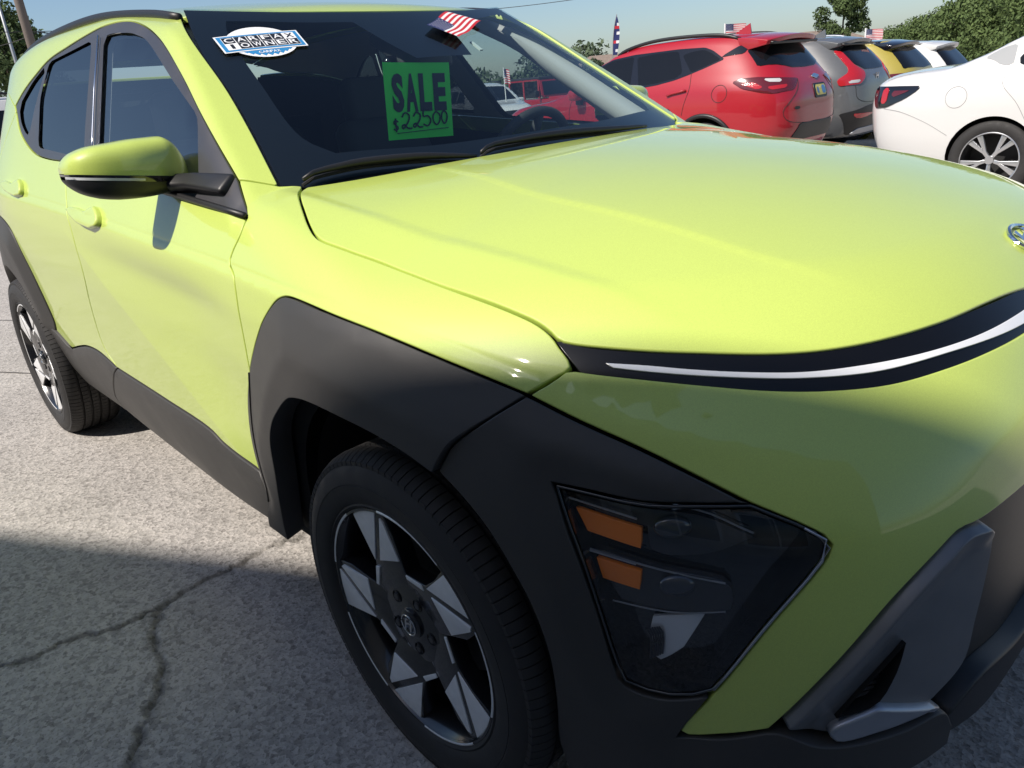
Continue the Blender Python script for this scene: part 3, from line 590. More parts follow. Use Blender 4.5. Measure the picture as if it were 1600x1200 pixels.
# A-pillar and roof side
ditch=surf(kona,[(-1.166,-.563,1.5),(-1.35,-.562,1.53),(-1.7,-.572,1.57),(-2.1,-.578,1.58),(-2.5,-.572,1.56),(-2.85,-.56,1.5),(-3.05,-.55,1.47)],(0,0,-1)).tolist()
qtop=surf(kona,[(-3.05,-.55,1.47),(-2.9,-.64,1.42),(-2.62,-.70,1.38),(-2.429,-.737,1.337)],(0,.6,-.8)).tolist()
panel('side_frame',[[OUT['ws_right'][-1]]+OUT['ws_right'][::-1][1:],ditch,qtop,rv('dlo_top'),[OUT['dlo_top'][0],OUT['cowl_edge'][1]]],(.15,.62,-.75),kona,LIME,car,h=.011,gap=.0012,rim=.015,mirror='copy')
arch=lambda r,a0,a1,n=12:[(-2.66+r*math.cos(math.radians(a)),-.87,.335+r*math.sin(math.radians(a))) for a in np.linspace(a0,a1,n)]
qa=arch(.56,100,175); qb=surf(kona,[(-3.22,-.8,.40),(-3.30,-.78,.60),(-3.32,-.74,.90),(-3.2,-.70,1.2),(-3.05,-.60,1.42)],SD).tolist()
panel('quarter_panel',[RDR[::-1]+[],[OUT['rflare_out'][0]]+qa[2:],qb,[qb[-1]]+qtop[1:],[qtop[-1],OUT['dlo_rear'][1]]],(.3,1,-.25),kona,LIME,car,h=.03,mirror='copy')
# roof
rf=[(-1.02-.46*y*y,y,1.5) for y in np.linspace(-.563,.563,15)]
panel('roof',[rf,[(p[0],-p[1],p[2]) for p in ditch],[(-3.05,.55,1.47),(-3.12,0,1.5),(-3.05,-.55,1.47)],ditch[::-1]],(0,0,-1),kona,LIME,car,h=.04,gap=.0015)
# tailgate
tg=[(-3.3,y,.95) for y in np.linspace(-.72,.72,9)]
panel('tailgate',[[(-3.4,-.72,.5),(-3.4,.72,.5)],[(-3.4,.72,.5),(-3.35,.72,1.0)],[(-3.35,.72,1.0),(-3.0,.56,1.42)],[(-3.0,.56,1.42),(-3.0,-.56,1.42)],[(-3.0,-.56,1.42),(-3.35,-.72,1.0)],[(-3.35,-.72,1.0),(-3.4,-.72,.5)]],(1,0,-.1),kona,LIME,car,h=.06,margin=.3)
panel('rear_bumper',[[(-3.4,-.7,.22),(-3.4,.7,.22)],[(-3.4,.7,.22),(-3.4,.76,.5)],[(-3.4,.76,.5),(-3.4,-.76,.5)],[(-3.4,-.76,.5),(-3.4,-.7,.22)]],(1,0,0),kona,CLAD,car,h=.06,margin=.3)
panel('rear_glass',[[(-3.2,-.56,1.06),(-3.2,.56,1.06)],[(-3.2,.56,1.06),(-3.05,.47,1.36)],[(-3.05,.47,1.36),(-3.05,-.47,1.36)],[(-3.05,-.47,1.36),(-3.2,-.56,1.06)]],(1,0,-.3),kona,GLOSSBLK,car,h=.06,off=.004,margin=.3)
# windshield and black border
wr=[tuple(p) for p in OUT['ws_right']]
wb=[(-.335-.285*y*y,y,1.075) for y in np.linspace(.700,-.700,15)]
wt=[(-1.02-.46*y*y,y,1.49) for y in np.linspace(-.563,.563,15)]
WD=(-.5,0,-.86)
def wsurf(p):
    x,y,z=p[...,0],p[...,1],p[...,2];u=np.abs(y)
    return (x+.345+1.65*(z-1.09)+.10*(z-1.09)**2+.28*u*u)/1.94
ws_loop=[wt,[wt[-1]]+mirr(wr)[1:][:0]+[(p[0],-p[1],p[2]) for p in wr[1:]],[(wr[-1][0],-wr[-1][1],wr[-1][2])]+wb[1:-1]+[wr[-1]],wr[::-1]]
panel('windshield',ws_loop,WD,wsurf,WSG,car,h=.035,off=-.003,gap=.001,rim=0)
def wsp(y,x):        # point on the glass from (x,y)
    return surf(wsurf,[(x,y,1.2)],(0,0,-1),.6)[0].tolist()
hole=[[wsp(-.55,-.53),wsp(-.585,-.60),wsp(-.56,-.80),wsp(-.515,-1.02),wsp(-.49,-1.065)],[wsp(-.49,-1.065),wsp(-.3,-1.0),wsp(-.16,-.975)],[wsp(-.16,-.975),wsp(-.13,-.86),wsp(-.10,-.78)],[wsp(-.10,-.78),wsp(.10,-.78)],[wsp(.10,-.78),wsp(.13,-.86),wsp(.16,-.975)],[wsp(.16,-.975),wsp(.3,-1.0),wsp(.51,-1.085)],[wsp(.51,-1.085),wsp(.55,-1.0),wsp(.615,-.78),wsp(.655,-.60),wsp(.62,-.54)],[wsp(.62,-.54),wsp(.3,-.455),wsp(0,-.43),wsp(-.3,-.455),wsp(-.55,-.53)]]
panel('windshield_border',ws_loop,WD,wsurf,FRIT,car,h=.03,off=-.007,gap=.0005,rim=0,holes=[hole])
# side windows
DD=(0,.88,-.47)
dlo=[OUT['dlo_top'],OUT['dlo_rear'],OUT['belt'][::-1],OUT['pillar_foot']]
def poly_loop(k): return Lp(OUT[k],.03)
panel('window_trim',dlo,DD,kona,TRIMBLK,car,h=.03,off=-.003,gap=.001,rim=.01,holes=[poly_loop('fglass'),poly_loop('rglass'),poly_loop('qglass')],mirror='copy')
for nm,k,g in (('front_door_glass','fglass',FG),('rear_door_glass','rglass',RG),('quarter_glass','qglass',RG)):
    panel(nm,poly_loop(k),DD,kona,g,car,h=.06,off=-.009,gap=-.006,rim=0,mirror='copy')
bp_=surf(kona,OUT['bpost'],DD)+np.array([0,-.004,.001])
MB().tube(bp_,.0035,6).build('pillar_bright_strip',CHROME,car,smooth=True)
# belt moulding
bl=np.array(crom(OUT['belt'],.08))+[0,-.004,.003]
MB().tube(bl,.007,6).build('belt_moulding',BLK,car,smooth=True)
# cladding
fo=np.array(crom(OUT['flare_out']+[OUT['flare_bcut'][-1]][:0],.02))
def flare_off(lines,w=.10,amt=.024,base=.003):
    Ls=[np.array(crom(l,.02)) for l in lines]
    def fn(X,V2,poly,e1,e2):
        dd=np.min([pdist(V2,np.stack([q@e1,q@e2],1),False) for q in Ls],0)
        return base+amt*(1-np.maximum(1-dd/w,0)**1.0)
    return fn
panel('wheel_arch_cladding',[OUT['flare_out'],OUT['flare_bcut'],rv('open_f'),[OUT['open_f'][0],OUT['flare_cut'][-1]],[OUT['flare_cut'][-1],OUT['flare_cut'][-2]],[OUT['flare_cut'][-2],OUT['flare_left'][-1]],rv('flare_left')],(-.05,1,-.15),kona,CLAD,car,h=.013,gap=.0008,rim=.05,bev=.002,offfn=flare_off([OUT['flare_out'],OUT['flare_left']],base=.002),mirror='copy')
fc=surf(kona,crom(OUT['flare_cut'][:-1],.02),(0,1,-.15)); fl2=np.array(crom(OUT['flare_left'],.02)); dq=np.array([np.min(np.linalg.norm(fl2-p_,axis=1)) for p_ in fc]); fc=fc+np.array([0,-1,0])*(.0028+.024*(1-np.maximum(1-dq/.10,0)))[:,None]
MB().tube(fc,.0022,5).build('cladding_seam',DARK,car)
panel('sill_cladding',[OUT['door_bot'],[OUT['door_bot'][-1],OUT['flare_cut'][-2]],[OUT['flare_cut'][-2],OUT['flare_cut'][-1]],[OUT['flare_cut'][-1]]+OUT['sill_bot'][2:4][::-1]+[OUT['sill_cut'][-1]],rv('sill_cut')],(0,1,-.05),kona,CLAD,car,h=.018,rim=.04,bev=.004,offfn=flare_off([OUT['door_bot']],.03,.008),mirror='copy')
panel('rear_sill_cladding',[OUT['rdoor_bot'],OUT['sill_cut'],[OUT['sill_cut'][-1],[-2.30,-.80,.275]],[[-2.30,-.80,.275],[-2.37,-.83,.35]],[[-2.37,-.83,.35],[-2.36,-.85,.43],OUT['ropen'][4],[-2.3,-.86,.52],OUT['rdoor_bot'][0]]],(0,1,-.05),kona,CLAD,car,h=.018,rim=.04,bev=.004,offfn=flare_off([OUT['rdoor_bot']],.03,.008),mirror='copy')
ro=OUT['rflare_out'][::-1]
panel('rear_arch_cladding',[ro,[OUT['rflare_out'][0]]+qa[2:]+[(-3.20,-.86,.36)],[(-3.20,-.86,.36)]+arch(.405,172,60,14),[arch(.405,60,60,1)[0],OUT['ropen'][3],OUT['ropen'][4],(-2.31,-.86,.50),ro[0]]],(0,1,-.15),kona,CLAD,car,h=.018,rim=.05,bev=.004,offfn=flare_off([ro],.08,.022),mirror='copy')
panel('bumper_cladding',[OUT['bclad_top'],OUT['clad_hl'][:5],OUT['clad_hl'][4:],OUT['clad_low'][:2],OUT['clad_low'][1:],[OUT['clad_low'][-1],OUT['low_lip'][4]],OUT['low_lip'][:5][::-1],rv('open_b'),rv('flare_bcut')],(-.6,.8,-.05),kona,CLAD,car,h=.015,rim=.05,bev=.003,offfn=flare_off([OUT['bclad_top'],OUT['clad_hl'][:6],OUT['clad_hl'][5:],OUT['clad_low'][:4]],.05,.012),mirror='copy')
# grille, lip, silver trim
tr=OUT['trim']
panel('lower_grille',[OUT['bump_grille'][-3:]+[list(nose(.69))],[list(nose(.69)),list(nose(.38))],[list(nose(.38))]+OUT['grille_low'][::-1],[OUT['grille_low'][0],tr[11]],tr[5:12][::-1],[tr[5],OUT['bump_grille'][-3]]],(-1,.2,0),kona,BLK,car,h=.02,off=-.025,gap=0,rim=0,mirror='join',seam=True)
panel('bumper_lip',[OUT['grille_low']+[list(nose(.372))],[list(nose(.372)),list(nose(.29))],[list(nose(.29))]+OUT['low_lip'][4:][::-1],[OUT['low_lip'][4],OUT['grille_low'][0]]],(-1,.25,0),kona,BLK,car,h=.015,off=.004,rim=.06,bev=.006,mirror='join',seam=True)
ti=OUT['trim_in']; TDK=mat('dark_satin_trim',(.17,.175,.185),.35,metal=.4,noise=(30,.06)); bd=OUT['blade']
til=[ti[:3],ti[2:]+[ti[0]]]
panel('air_curtain_trim',[tr[:6],tr[5:8],tr[7:12],tr[11:]+[tr[0]]],FD,kona,TDK,car,h=.010,off=.002,rim=.03,bev=.003,holes=[til],offfn=flare_off([tr[:6]],.035,-.014,.010),mirror='copy')
panel('air_curtain_recess',til,FD,kona,DARK,car,h=.015,off=-.03,gap=-.002,rim=-.035,mirror='copy')
panel('air_curtain_blade',[bd[:3],bd[2:4],bd[3:]+[bd[0]]],FD,kona,SILVER,car,h=.010,off=.012,gap=0,rim=.02,bev=.005,mirror='copy')
for k in np.linspace(.08,.92,8):
    a=np.array(ti[0])*(1-k)+np.array(ti[2])*k; b_=np.array(ti[5])*(1-k)+np.array(ti[3])*k
    q=surf(lambda p:kona(p)+.012,[a,b_],FD); MB().tube(q,.003,5).build('air_curtain_slat',BLK,car)
# headlamps
HL=OUT['headlight']; hl_loop=[HL[:5],HL[4:8],HL[7:11],HL[10:14],HL[13:]+[HL[0]]]
hd=(-.68,.72,-.05)
hz=panel('headlamp',hl_loop,hd,kona,GLOSSBLK,car,h=.016,off=-.045,gap=.001,rim=-.045,mirror='copy')
panel('headlamp_lens',hl_loop,hd,kona,LENS,hz,h=.02,off=-.001,gap=.0015,rim=0)
q=np.array(loop3(hl_loop,.03)); q=surf(kona,q,hd); MB().tube(list(q)+[q[0]],.0022,6,cap=False).build('lens_edge',mat('lens_edge',(.012,.013,.015),.2,coat=1),hz,smooth=True)
q=surf(kona,crom([HL[i] for i in (5,6,7,8,9,10)],.03),hd)+np.array([.001,-.001,0]); MB().tube(q,.0018,6).build('lens_bright_edge',SILVER,hz,smooth=True)
for k in ('hlbar1','hlbar2'):
    p=OUT[k]; panel('lamp_blade',[p[:4],p[3:7],p[6:]+[p[0]]],hd,kona,mat('lamp_chamber',(.035,.036,.04),.2,coat=.6),hz,h=.016,off=-.026,gap=0,rim=.015,bev=.002)
for k in ('amber1','amber2'):
    p=OUT[k]; panel('amber_reflector',[[p[i],p[(i+1)%4]] for i in range(4)],hd,kona,AMBER,hz,h=.01,off=-.018,gap=0,rim=.008,bev=.001)
p=OUT['reflector']; panel('lamp_reflector',[p[:3],p[2:4],p[3:]+[p[0]]],hd,kona,mat('clear_reflector',(.80,.81,.83),.22,metal=.35),hz,h=.012,off=-.03,gap=0,rim=.006,bev=.001)
for k in ('amber1','amber2'):
    p=np.array(OUT[k]); q=surf(lambda w_:kona(w_)+.014,[p[0]+[0,0,.010],p[1]+[0,0,.010]],hd); MB().tube(q,.0015,6).build('lamp_trim_line',SILVER,hz)
p=OUT['hlbar1']; q=surf(lambda w_:kona(w_)+.020,crom(p[:4],.02),hd); MB().tube(q,.0014,6).build('lamp_trim_line',SILVER,hz)
p=OUT['hlbar2']; q=surf(lambda w_:kona(w_)+.020,crom(p[:3],.02),hd); MB().tube(q,.0014,6).build('lamp_trim_line',SILVER,hz); q=surf(lambda w_:kona(w_)+.020,crom(p[4:7],.02),hd); MB().tube(q,.0012,6).build('lamp_trim_line',SILVER,hz)
R1=np.array(OUT['reflector'])
for t in np.linspace(.08,.50,6):
    a=R1[6]*(1-t)+R1[5]*t*.0+R1[0]*0+ (R1[0]-R1[6])*.6*(1-t); a=R1[0]*(1-t)+R1[1]*t; b_=R1[5]*(1-t)+R1[3]*t; mid=(a+b_)/2+np.array([.004,0,.01])
    q=surf(lambda w_:kona(w_)+.022,crom([a+(b_-a)*.25,mid,a+(b_-a)*.95],.01),hd); MB().tube(q,.0018,5).build('reflector_fin',mat('lamp_black_fin',(.03,.03,.035),.3,coat=.5),hz)
for zz in np.linspace(.52,.72,9):
    q=surf(lambda w_:kona(w_)+.038,[(.56+.35*(zz-.52),-.78,zz),(.63+.25*(zz-.52),-.73,zz)],hd); MB().tube(q,.0022,5).build('housing_rib',BLK,hz)
for c in ((.535,-.79,.703),(.54,-.79,.622)):
    cc=surf(lambda p:kona(p)+.020,[c],hd)[0]
    b=MB(); n=Vector((.68,-.72,.05)).normalized(); a=n.cross(Vector((0,0,1))).normalized(); u_=a.cross(n)
    V=[cc+np.array(n)*(.010*math.cos(t))+ (np.array(a)*math.cos(q)*1.5+np.array(u_)*math.sin(q))*.017*math.sin(t) for t in np.linspace(0,1.57,6) for q in np.linspace(0,2*math.pi,16,endpoint=False)]
    b.add(V,[(i*16+k,i*16+(k+1)%16,(i+1)*16+(k+1)%16,(i+1)*16+k) for i in range(5) for k in range(16)]).build('projector_lens',mat('projector',(.035,.04,.05),.05,coat=1),hz,smooth=True)
# inner shells so that gaps read dark
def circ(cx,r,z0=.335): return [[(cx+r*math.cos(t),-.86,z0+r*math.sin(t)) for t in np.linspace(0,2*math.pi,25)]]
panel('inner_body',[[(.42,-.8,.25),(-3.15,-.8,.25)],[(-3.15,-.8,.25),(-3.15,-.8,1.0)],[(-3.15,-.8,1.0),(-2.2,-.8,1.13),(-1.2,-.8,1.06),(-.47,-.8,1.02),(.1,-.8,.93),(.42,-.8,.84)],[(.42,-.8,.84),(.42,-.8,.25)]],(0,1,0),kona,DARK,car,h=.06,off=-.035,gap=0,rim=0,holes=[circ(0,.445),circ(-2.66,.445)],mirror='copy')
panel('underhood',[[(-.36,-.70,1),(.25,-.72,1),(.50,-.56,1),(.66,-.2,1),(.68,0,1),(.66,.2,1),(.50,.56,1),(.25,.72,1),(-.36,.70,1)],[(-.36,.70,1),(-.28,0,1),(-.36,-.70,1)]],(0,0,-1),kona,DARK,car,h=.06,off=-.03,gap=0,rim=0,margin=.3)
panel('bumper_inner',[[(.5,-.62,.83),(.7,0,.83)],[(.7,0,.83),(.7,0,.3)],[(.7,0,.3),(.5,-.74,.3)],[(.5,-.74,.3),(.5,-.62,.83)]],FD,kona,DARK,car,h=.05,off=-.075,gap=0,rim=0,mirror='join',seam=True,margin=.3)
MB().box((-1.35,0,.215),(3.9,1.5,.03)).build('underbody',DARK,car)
for cx in (0,-2.66):
    for sy in (-1,1):
        MB().lathe([(.44,sy*.80),(.44,sy*.50),(.05,sy*.50)],40,'y',(cx,0,.345),-.02,math.pi+.0).build('wheel_well',DARK,car)
# cowl
cw=[(-.30-.285*y*y,y,1.065) for y in np.linspace(-.66,.66,13)]; cb=[(x-.09,y,1.06) for x,y,z in cw]
mesh('cowl',cw+cb,[(i,i+1,14+i,13+i) for i in range(12)],BLK,car)
# roof rails
rr=surf(kona,[(-1.15,-.575,1.5),(-1.2,-.578,1.52),(-1.32,-.578,1.53),(-1.7,-.585,1.57),(-2.1,-.59,1.58),(-2.5,-.585,1.56),(-2.85,-.57,1.5),(-2.95,-.565,1.48)],(0,0,-1))
rr=rr+np.array([[0,0,.002],[0,0,.004],[0,0,.006],[0,0,.007],[0,0,.007],[0,0,.006],[0,0,.004],[0,0,0]])
for s in (1,-1):
    MB().tube(crom(rr*[1,s,1],.05),.009,10,flat=1.4).build('roof_rail',BLK,car,smooth=True)
# door mirrors
SEC=[(y+.060,xf-.195,xb-.195,zb-.014,zt-.010) for y,xf,xb,zb,zt in [(-.826,-.640,-.70,1.122,1.158),(-.838,-.618,-.712,1.112,1.186),(-.855,-.606,-.720,1.106,1.213),(-.878,-.600,-.724,1.103,1.2245),(-.93,-.597,-.728,1.100,1.2245),(-.98,-.602,-.730,1.102,1.221),(-1.02,-.610,-.731,1.109,1.218),(-1.052,-.628,-.730,1.124,1.208),(-1.07,-.655,-.727,1.142,1.193),(-1.0765,-.680,-.719,1.153,1.181)]]
ys=np.array([s[0] for s in SEC])[::-1]
Sf=[pchip(ys,np.array([s[k] for s in SEC])[::-1]) for k in range(1,5)]
YY=np.r_[np.linspace(-.826,-.878,10),np.linspace(-.89,-1.04,10),np.linspace(-1.05,-1.0765,9)]+.060
def mirror_part(name,lo,hi,m,parent,s,scale=1.0,ymax=9):
    V=[];n=36;yy=YY[YY<ymax]
    for y in yy:
        xf,xb,zb,zt=[float(g(np.array(y))) for g in Sf]; xc,zc_=(xf+xb)/2,(zb+zt)/2; hx,hz_=(xf-xb)/2*scale,(zt-zb)/2*scale
        k=(-.786-y)/.23; sp=1.118+.034*k
        for i in range(n):
            t=2*math.pi*i/n; c,q=math.cos(t),math.sin(t); e=2/3.3
            x=xc+hx*math.copysign(abs(c)**e,c); z=zc_+hz_*math.copysign(abs(q)**e,q)
            z=min(max(z,sp+lo),sp+hi); V.append((x,s*y,z))
    F=[(i*n+j,i*n+(j+1)%n,(i+1)*n+(j+1)%n,(i+1)*n+j) for i in range(len(yy)-1) for j in range(n)]+[tuple(range(n)),tuple((len(yy)-1)*n+j for j in range(n))]
    return MB().add(V,F).build(name,m,parent,smooth=True,angle=50)
for s in (1,-1):
    dm=mirror_part('door_mirror',-.2,-.004,BLK,car,s,.985)
    mirror_part('mirror_cap',.0035,.3,LIME,dm,s)
    mirror_part('mirror_band',-.008,.005,GLOSSBLK,dm,s,1.002); mirror_part('turn_signal_strip',-.0065,-.001,mat('signal_lens',(.60,.62,.64),.15,coat=1),dm,s,1.010,-.93+.06)
    b=MB()
    a=[Vector((-.85,s*-.86,1.110)),Vector((-.82,s*-.815,1.110)),Vector((-.74,s*-.795,1.110)),Vector((-.64,s*-.785,1.105)),Vector((-.58,s*-.775,1.10))]
    b.tube(a,[.028,.031,.033,.038,.042],4,flat=.8).build('mirror_arm',BLK,dm,bevel=.010)
    mesh('mirror_glass',[(-.9275,s*-.82,1.111),(-.9275,s*-.97,1.111),(-.9275,s*-.99,1.176),(-.9275,s*-.82,1.194)],[(0,1,2,3)],mat('mirror_silver',(.8,.8,.8),.02,metal=1),dm)
# door handles
FH=OUT['fhandle']
for dx,dz,par in ((0,0,fd),(-.80,.055,rd)):
    q=surf(kona,[(x+dx,y,z+dz) for x,y,z in FH],(0,1,0)).tolist()
    panel('door_handle',[q[:3],q[2:4],q[3:7],q[6:]+[q[0]]],(0,1,-.2),kona,LIME,par,h=.012,off=.016,gap=0,rim=.022,bev=.007)
# wipers
for k in ('wiperA','wiperB'):
    p=np.array(crom(OUT[k],.03)); n_=len(p); rad=.0025+.0045*np.sin(np.linspace(.3,2.95,n_))
    wpr=MB().tube(p,list(rad),8,flat=1.3).build('wiper',BLK,car,smooth=True)
    MB().tube(p+np.array([-.006,0,-.012]),.004,6).build('wiper_rubber',RUBBER,wpr)
# emblem on the nose
def hmark(parent,o,ex,ey,en,s,m,rings=(1.0,.62)):
    o,ex,ey,en=[np.array(q,float) for q in (o,ex,ey,en)]
    b=MB(); t=np.linspace(0,2*math.pi,33); b.tube([o+(ex*math.cos(a)*rings[0]+ey*math.sin(a)*rings[1])*s+en*.0015 for a in t],s*.075,6,cap=False)
    P=[[(-.62,-.38),(-.40,-.42),(-.12,.42),(-.36,.40)],[(.12,-.42),(.36,-.40),(.62,.38),(.40,.42)],[(-.40,-.12),(-.1,.04),(.2,.10),(.42,.02),(.45,.14),(.2,.22),(-.12,.17),(-.36,.02)]]
    for q in P:
        V=[o+(ex*x+ey*y*rings[1]/.62)*s+en*.0025 for x,y in q]; V2=[v-en*.003 for v in V]; n=len(q)
        b.add(V+V2,[tuple(range(n)),tuple(range(2*n-1,n-1,-1))]+[(i,n+i,n+(i+1)%n,(i+1)%n) for i in range(n)])
    return b.build('emblem',m,parent)
eo=surf(kona,[(.683,0,1.0)],(0,0,-1))[0]; g_=grad(kona,eo[None])[0]; hmark(car,eo+g_*.002,(0,-1,0) if False else (0,1,0),np.cross(g_,[0,1,0])*1.0,g_,.050,CHROME)
# wheels
def make_wheel(name):
    w=MB().lathe([(.232,-.093),(.224,-.082),(.216,-.03),(.214,.09),(.09,.09)],64).build(name,RIMBLK,car,smooth=True,angle=40); rim=w
    b=MB(); side=[(.232,-.080),(.238,-.094),(.246,-.1005),(.2495,-.0985),(.253,-.1015),(.27,-.106),(.288,-.1075),(.2885,-.1065),(.291,-.1075),(.300,-.1065),(.316,-.1015),(.328,-.0945),(.336,-.086),(.3395,-.074),(.3405,-.055)]
    prof=side+[(.3335,-.053),(.3335,-.047),(.341,-.045),(.341,-.021),(.334,-.019),(.334,-.013),(.341,-.011)]
    prof=prof+[(r,-h) for r,h in prof[::-1]]
    b.lathe(prof,96)
    for row,(h0,h1,ph) in enumerate(((-.098,-.055,0),(-.045,-.022,.5),(-.011,.011,.2),(.022,.045,.7),(.055,.098,.3))):
        for k in range(112):
            a0=2*math.pi*(k+ph)/112; a1=a0+2*math.pi/112*.88; V=[];hs_=np.linspace(h0,h1,5)
            for aa in (a0,a1):
                for h in hs_:
                    hh=abs(h); r=.3455-max(0,hh-.068)**1.5*2.6
                    V.append((r*math.cos(aa),h,r*math.sin(aa)))
                for h in hs_:
                    hh=abs(h); r=.337-max(0,hh-.068)**1.5*2.6; V.append((r*math.cos(aa),h,r*math.sin(aa)))
            F=[(i,i+1,11+i,10+i) for i in range(4)]+[(i,5+i,6+i,i+1) for i in range(4)]+[(10+i,11+i,16+i,15+i) for i in range(4)]+[(0,10,15,5),(4,9,19,14)]
            b.add(V,F)
    b.build('tyre',RUBBER,w,smooth=True,angle=28)
    MB().lathe([(.2415,-.0930),(.239,-.0960),(.2345,-.0960),(.231,-.090)],96).build('rim_lip',RIMBLK,w,smooth=True,angle=40)
    for k in range(5): MB().lathe([(.2405,-.0955),(.2385,-.0972),(.2365,-.0972),(.2345,-.0955)],16,'y',(0,0,0),math.radians(56+72*k),math.radians(98+72*k)).build('machined_lip',MACH,w,smooth=True)
    MB().lathe([(.0,.015),(.155,.015),(.155,.03),(.0,.03)],48).build('brake_disc',mat('brake_disc',(.16,.15,.145),.4,metal=.8),rim)
    pol=lambda r,a,y:(r*math.cos(math.radians(a)),y,r*math.sin(math.radians(a)))
    def yface(r): return -.0905 if r>.20 else -.0905+(.20-r)*.10
    for k in range(5):
        r0=72*k
        def prism(q,lift,depth):
            n=len(q); V=[pol(r,a+r0,yface(r)-lift) for r,a in q]+[pol(r,a+r0,yface(r)-lift+depth) for r,a in q]
            return V,[tuple(range(n)),tuple(range(2*n-1,n-1,-1))]+[(i,n+i,n+(i+1)%n,(i+1)%n) for i in range(n)]
        b=MB(); b.add(*prism([(.07,10),(.10,14),(.137,17.5),(.19,19.5),(.236,25),(.236,33),(.2365,43),(.236,53.5),(.18,55),(.135,60),(.127,65),(.112,88),(.07,92)],0,.035)); b.build('spoke',RIMBLK,rim,bevel=.002)
        for q in ([(.1365,57.5),(.238,51.5),(.2395,44),(.2395,36),(.238,29.5)],[(.131,50.5),(.222,27.2),(.215,25),(.138,19)],[(.1115,86),(.127,63.5),(.120,59.5),(.1035,85)]):
            b=MB(); b.add(*prism(q,.0022,.004)); b.build('machined_facet',MACH,rim,bevel=.0006)
        b=MB(); c=pol(.057,63+r0,-.0785); b.lathe([(.0125,-.003),(.0125,.002),(.010,.006),(.0,.006)],14,'y',c); b.build('lug_recess',DARK,rim)
        b=MB(); b.lathe([(0,-.004),(.0075,-.004),(.009,.002)],6,'y',c); b.build('lug_nut',mat('lug',(.10,.10,.105),.35,metal=.8),rim)
    MB().lathe([(.0,-.0795),(.080,-.0795),(.095,-.074),(.10,-.05)],40).build('hub',RIMBLK,rim,smooth=True,angle=40)
    cap=MB().lathe([(0,-.088),(.026,-.088),(.030,-.085),(.031,-.078)],32).build('centre_cap',RIMBLK,rim,smooth=True,angle=40)
    hmark(rim,(0,-.0885,0),(1,0,0),(0,0,1),(0,-1,0),.021,CHROME,(1,1.0))
    return w
w0=make_wheel('wheel'); w0.location=(0,-.79,.335)
for (x,y,rot) in ((-2.66,-.79,.75),(0,.79,1.1),(-2.66,.79,.2)):
    c=copy_tree(w0,car); c.location=(x,y,.335); c.rotation_euler=(0,rot,0 if y<0 else math.pi)
# ---- cabin
DASH=mat('dash_plastic',(.030,.031,.034),.6,bump=(250,.3,.001)); SEAT=mat('seat_cloth',(.085,.087,.09),.85,bump=(400,.4,.001)); GREYTRIM=mat('pillar_trim',(.42,.42,.41),.75,bump=(300,.2,.0005))
b=MB(); prof=[(-.36,1.03),(-.50,1.055),(-.70,1.055),(-.83,1.035),(-.90,.99),(-.92,.88),(-.88,.70),(-.60,.65),(-.36,.85)]
n=len(prof); V=[(x,y,z) for y in (-.70,.70) for x,z in prof]; b.add(V,[(i,(i+1)%n,n+(i+1)%n,n+i) for i in range(n)]+[tuple(range(n)),tuple(range(2*n-1,n-1,-1))]); b.build('dashboard',DASH,car,bevel=.02)
def seat(x,y,wd=.5,hr=True):
    b=MB(); b.box((x,y,.60),(.52,wd,.16)); s_=b.build('seat',SEAT,car,bevel=.05)
    b=MB(); rot=Matrix.Rotation(-.35,3,'Y'); b.box((x-.36,y,.88),(.14,wd*.96,.62),rot,.82); b.build('backrest',SEAT,s_,bevel=.05)
    if hr:
        b=MB(); b.box((x-.50,y,1.24),(.09,.26,.19),rot,.85); b.build('headrest',SEAT,s_,bevel=.035)
        for q in (-.06,.06):
            MB().tube([(x-.47,y+q,1.10),(x-.49,y+q,1.20)],.007,6).build('headrest_post',CHROME,s_)
seat(-1.25,-.37); seat(-1.25,.37); seat(-2.15,0,1.25,False)
c0=Vector((-.865,.37,1.0)); ax=Vector((-.90,0,.42)).normalized(); e1=Vector((0,1,0)); e2=ax.cross(e1)
b=MB(); R0,r1=.182,.016; V=[];F=[]
for i in range(48):
    t=2*math.pi*i/48; cc=e1*math.cos(t)+e2*math.sin(t)
    for k in range(10):
        q=2*math.pi*k/10; V.append(c0+cc*(R0+r1*math.cos(q))+ax*r1*math.sin(q))
    for k in range(10): F.append((i*10+k,((i+1)%48)*10+k,((i+1)%48)*10+(k+1)%10,i*10+(k+1)%10))
b.add(V,F); sw=b.build('steering_wheel',DASH,car,smooth=True)
b=MB(); b.lathe([(0,.02),(.06,.02),(.075,0),(.06,-.03)],20,'z'); b.v=[tuple(c0+e1*v[0]+e2*v[1]+ax*v[2]) for v in b.v]
for aa in (0,math.pi,-math.pi/2,):
    d_=e1*math.cos(aa)+e2*math.sin(aa); b.tube([c0+d_*.05,c0+d_*.175],.016,8)
b.build('steering_hub',DASH,sw,smooth=True)
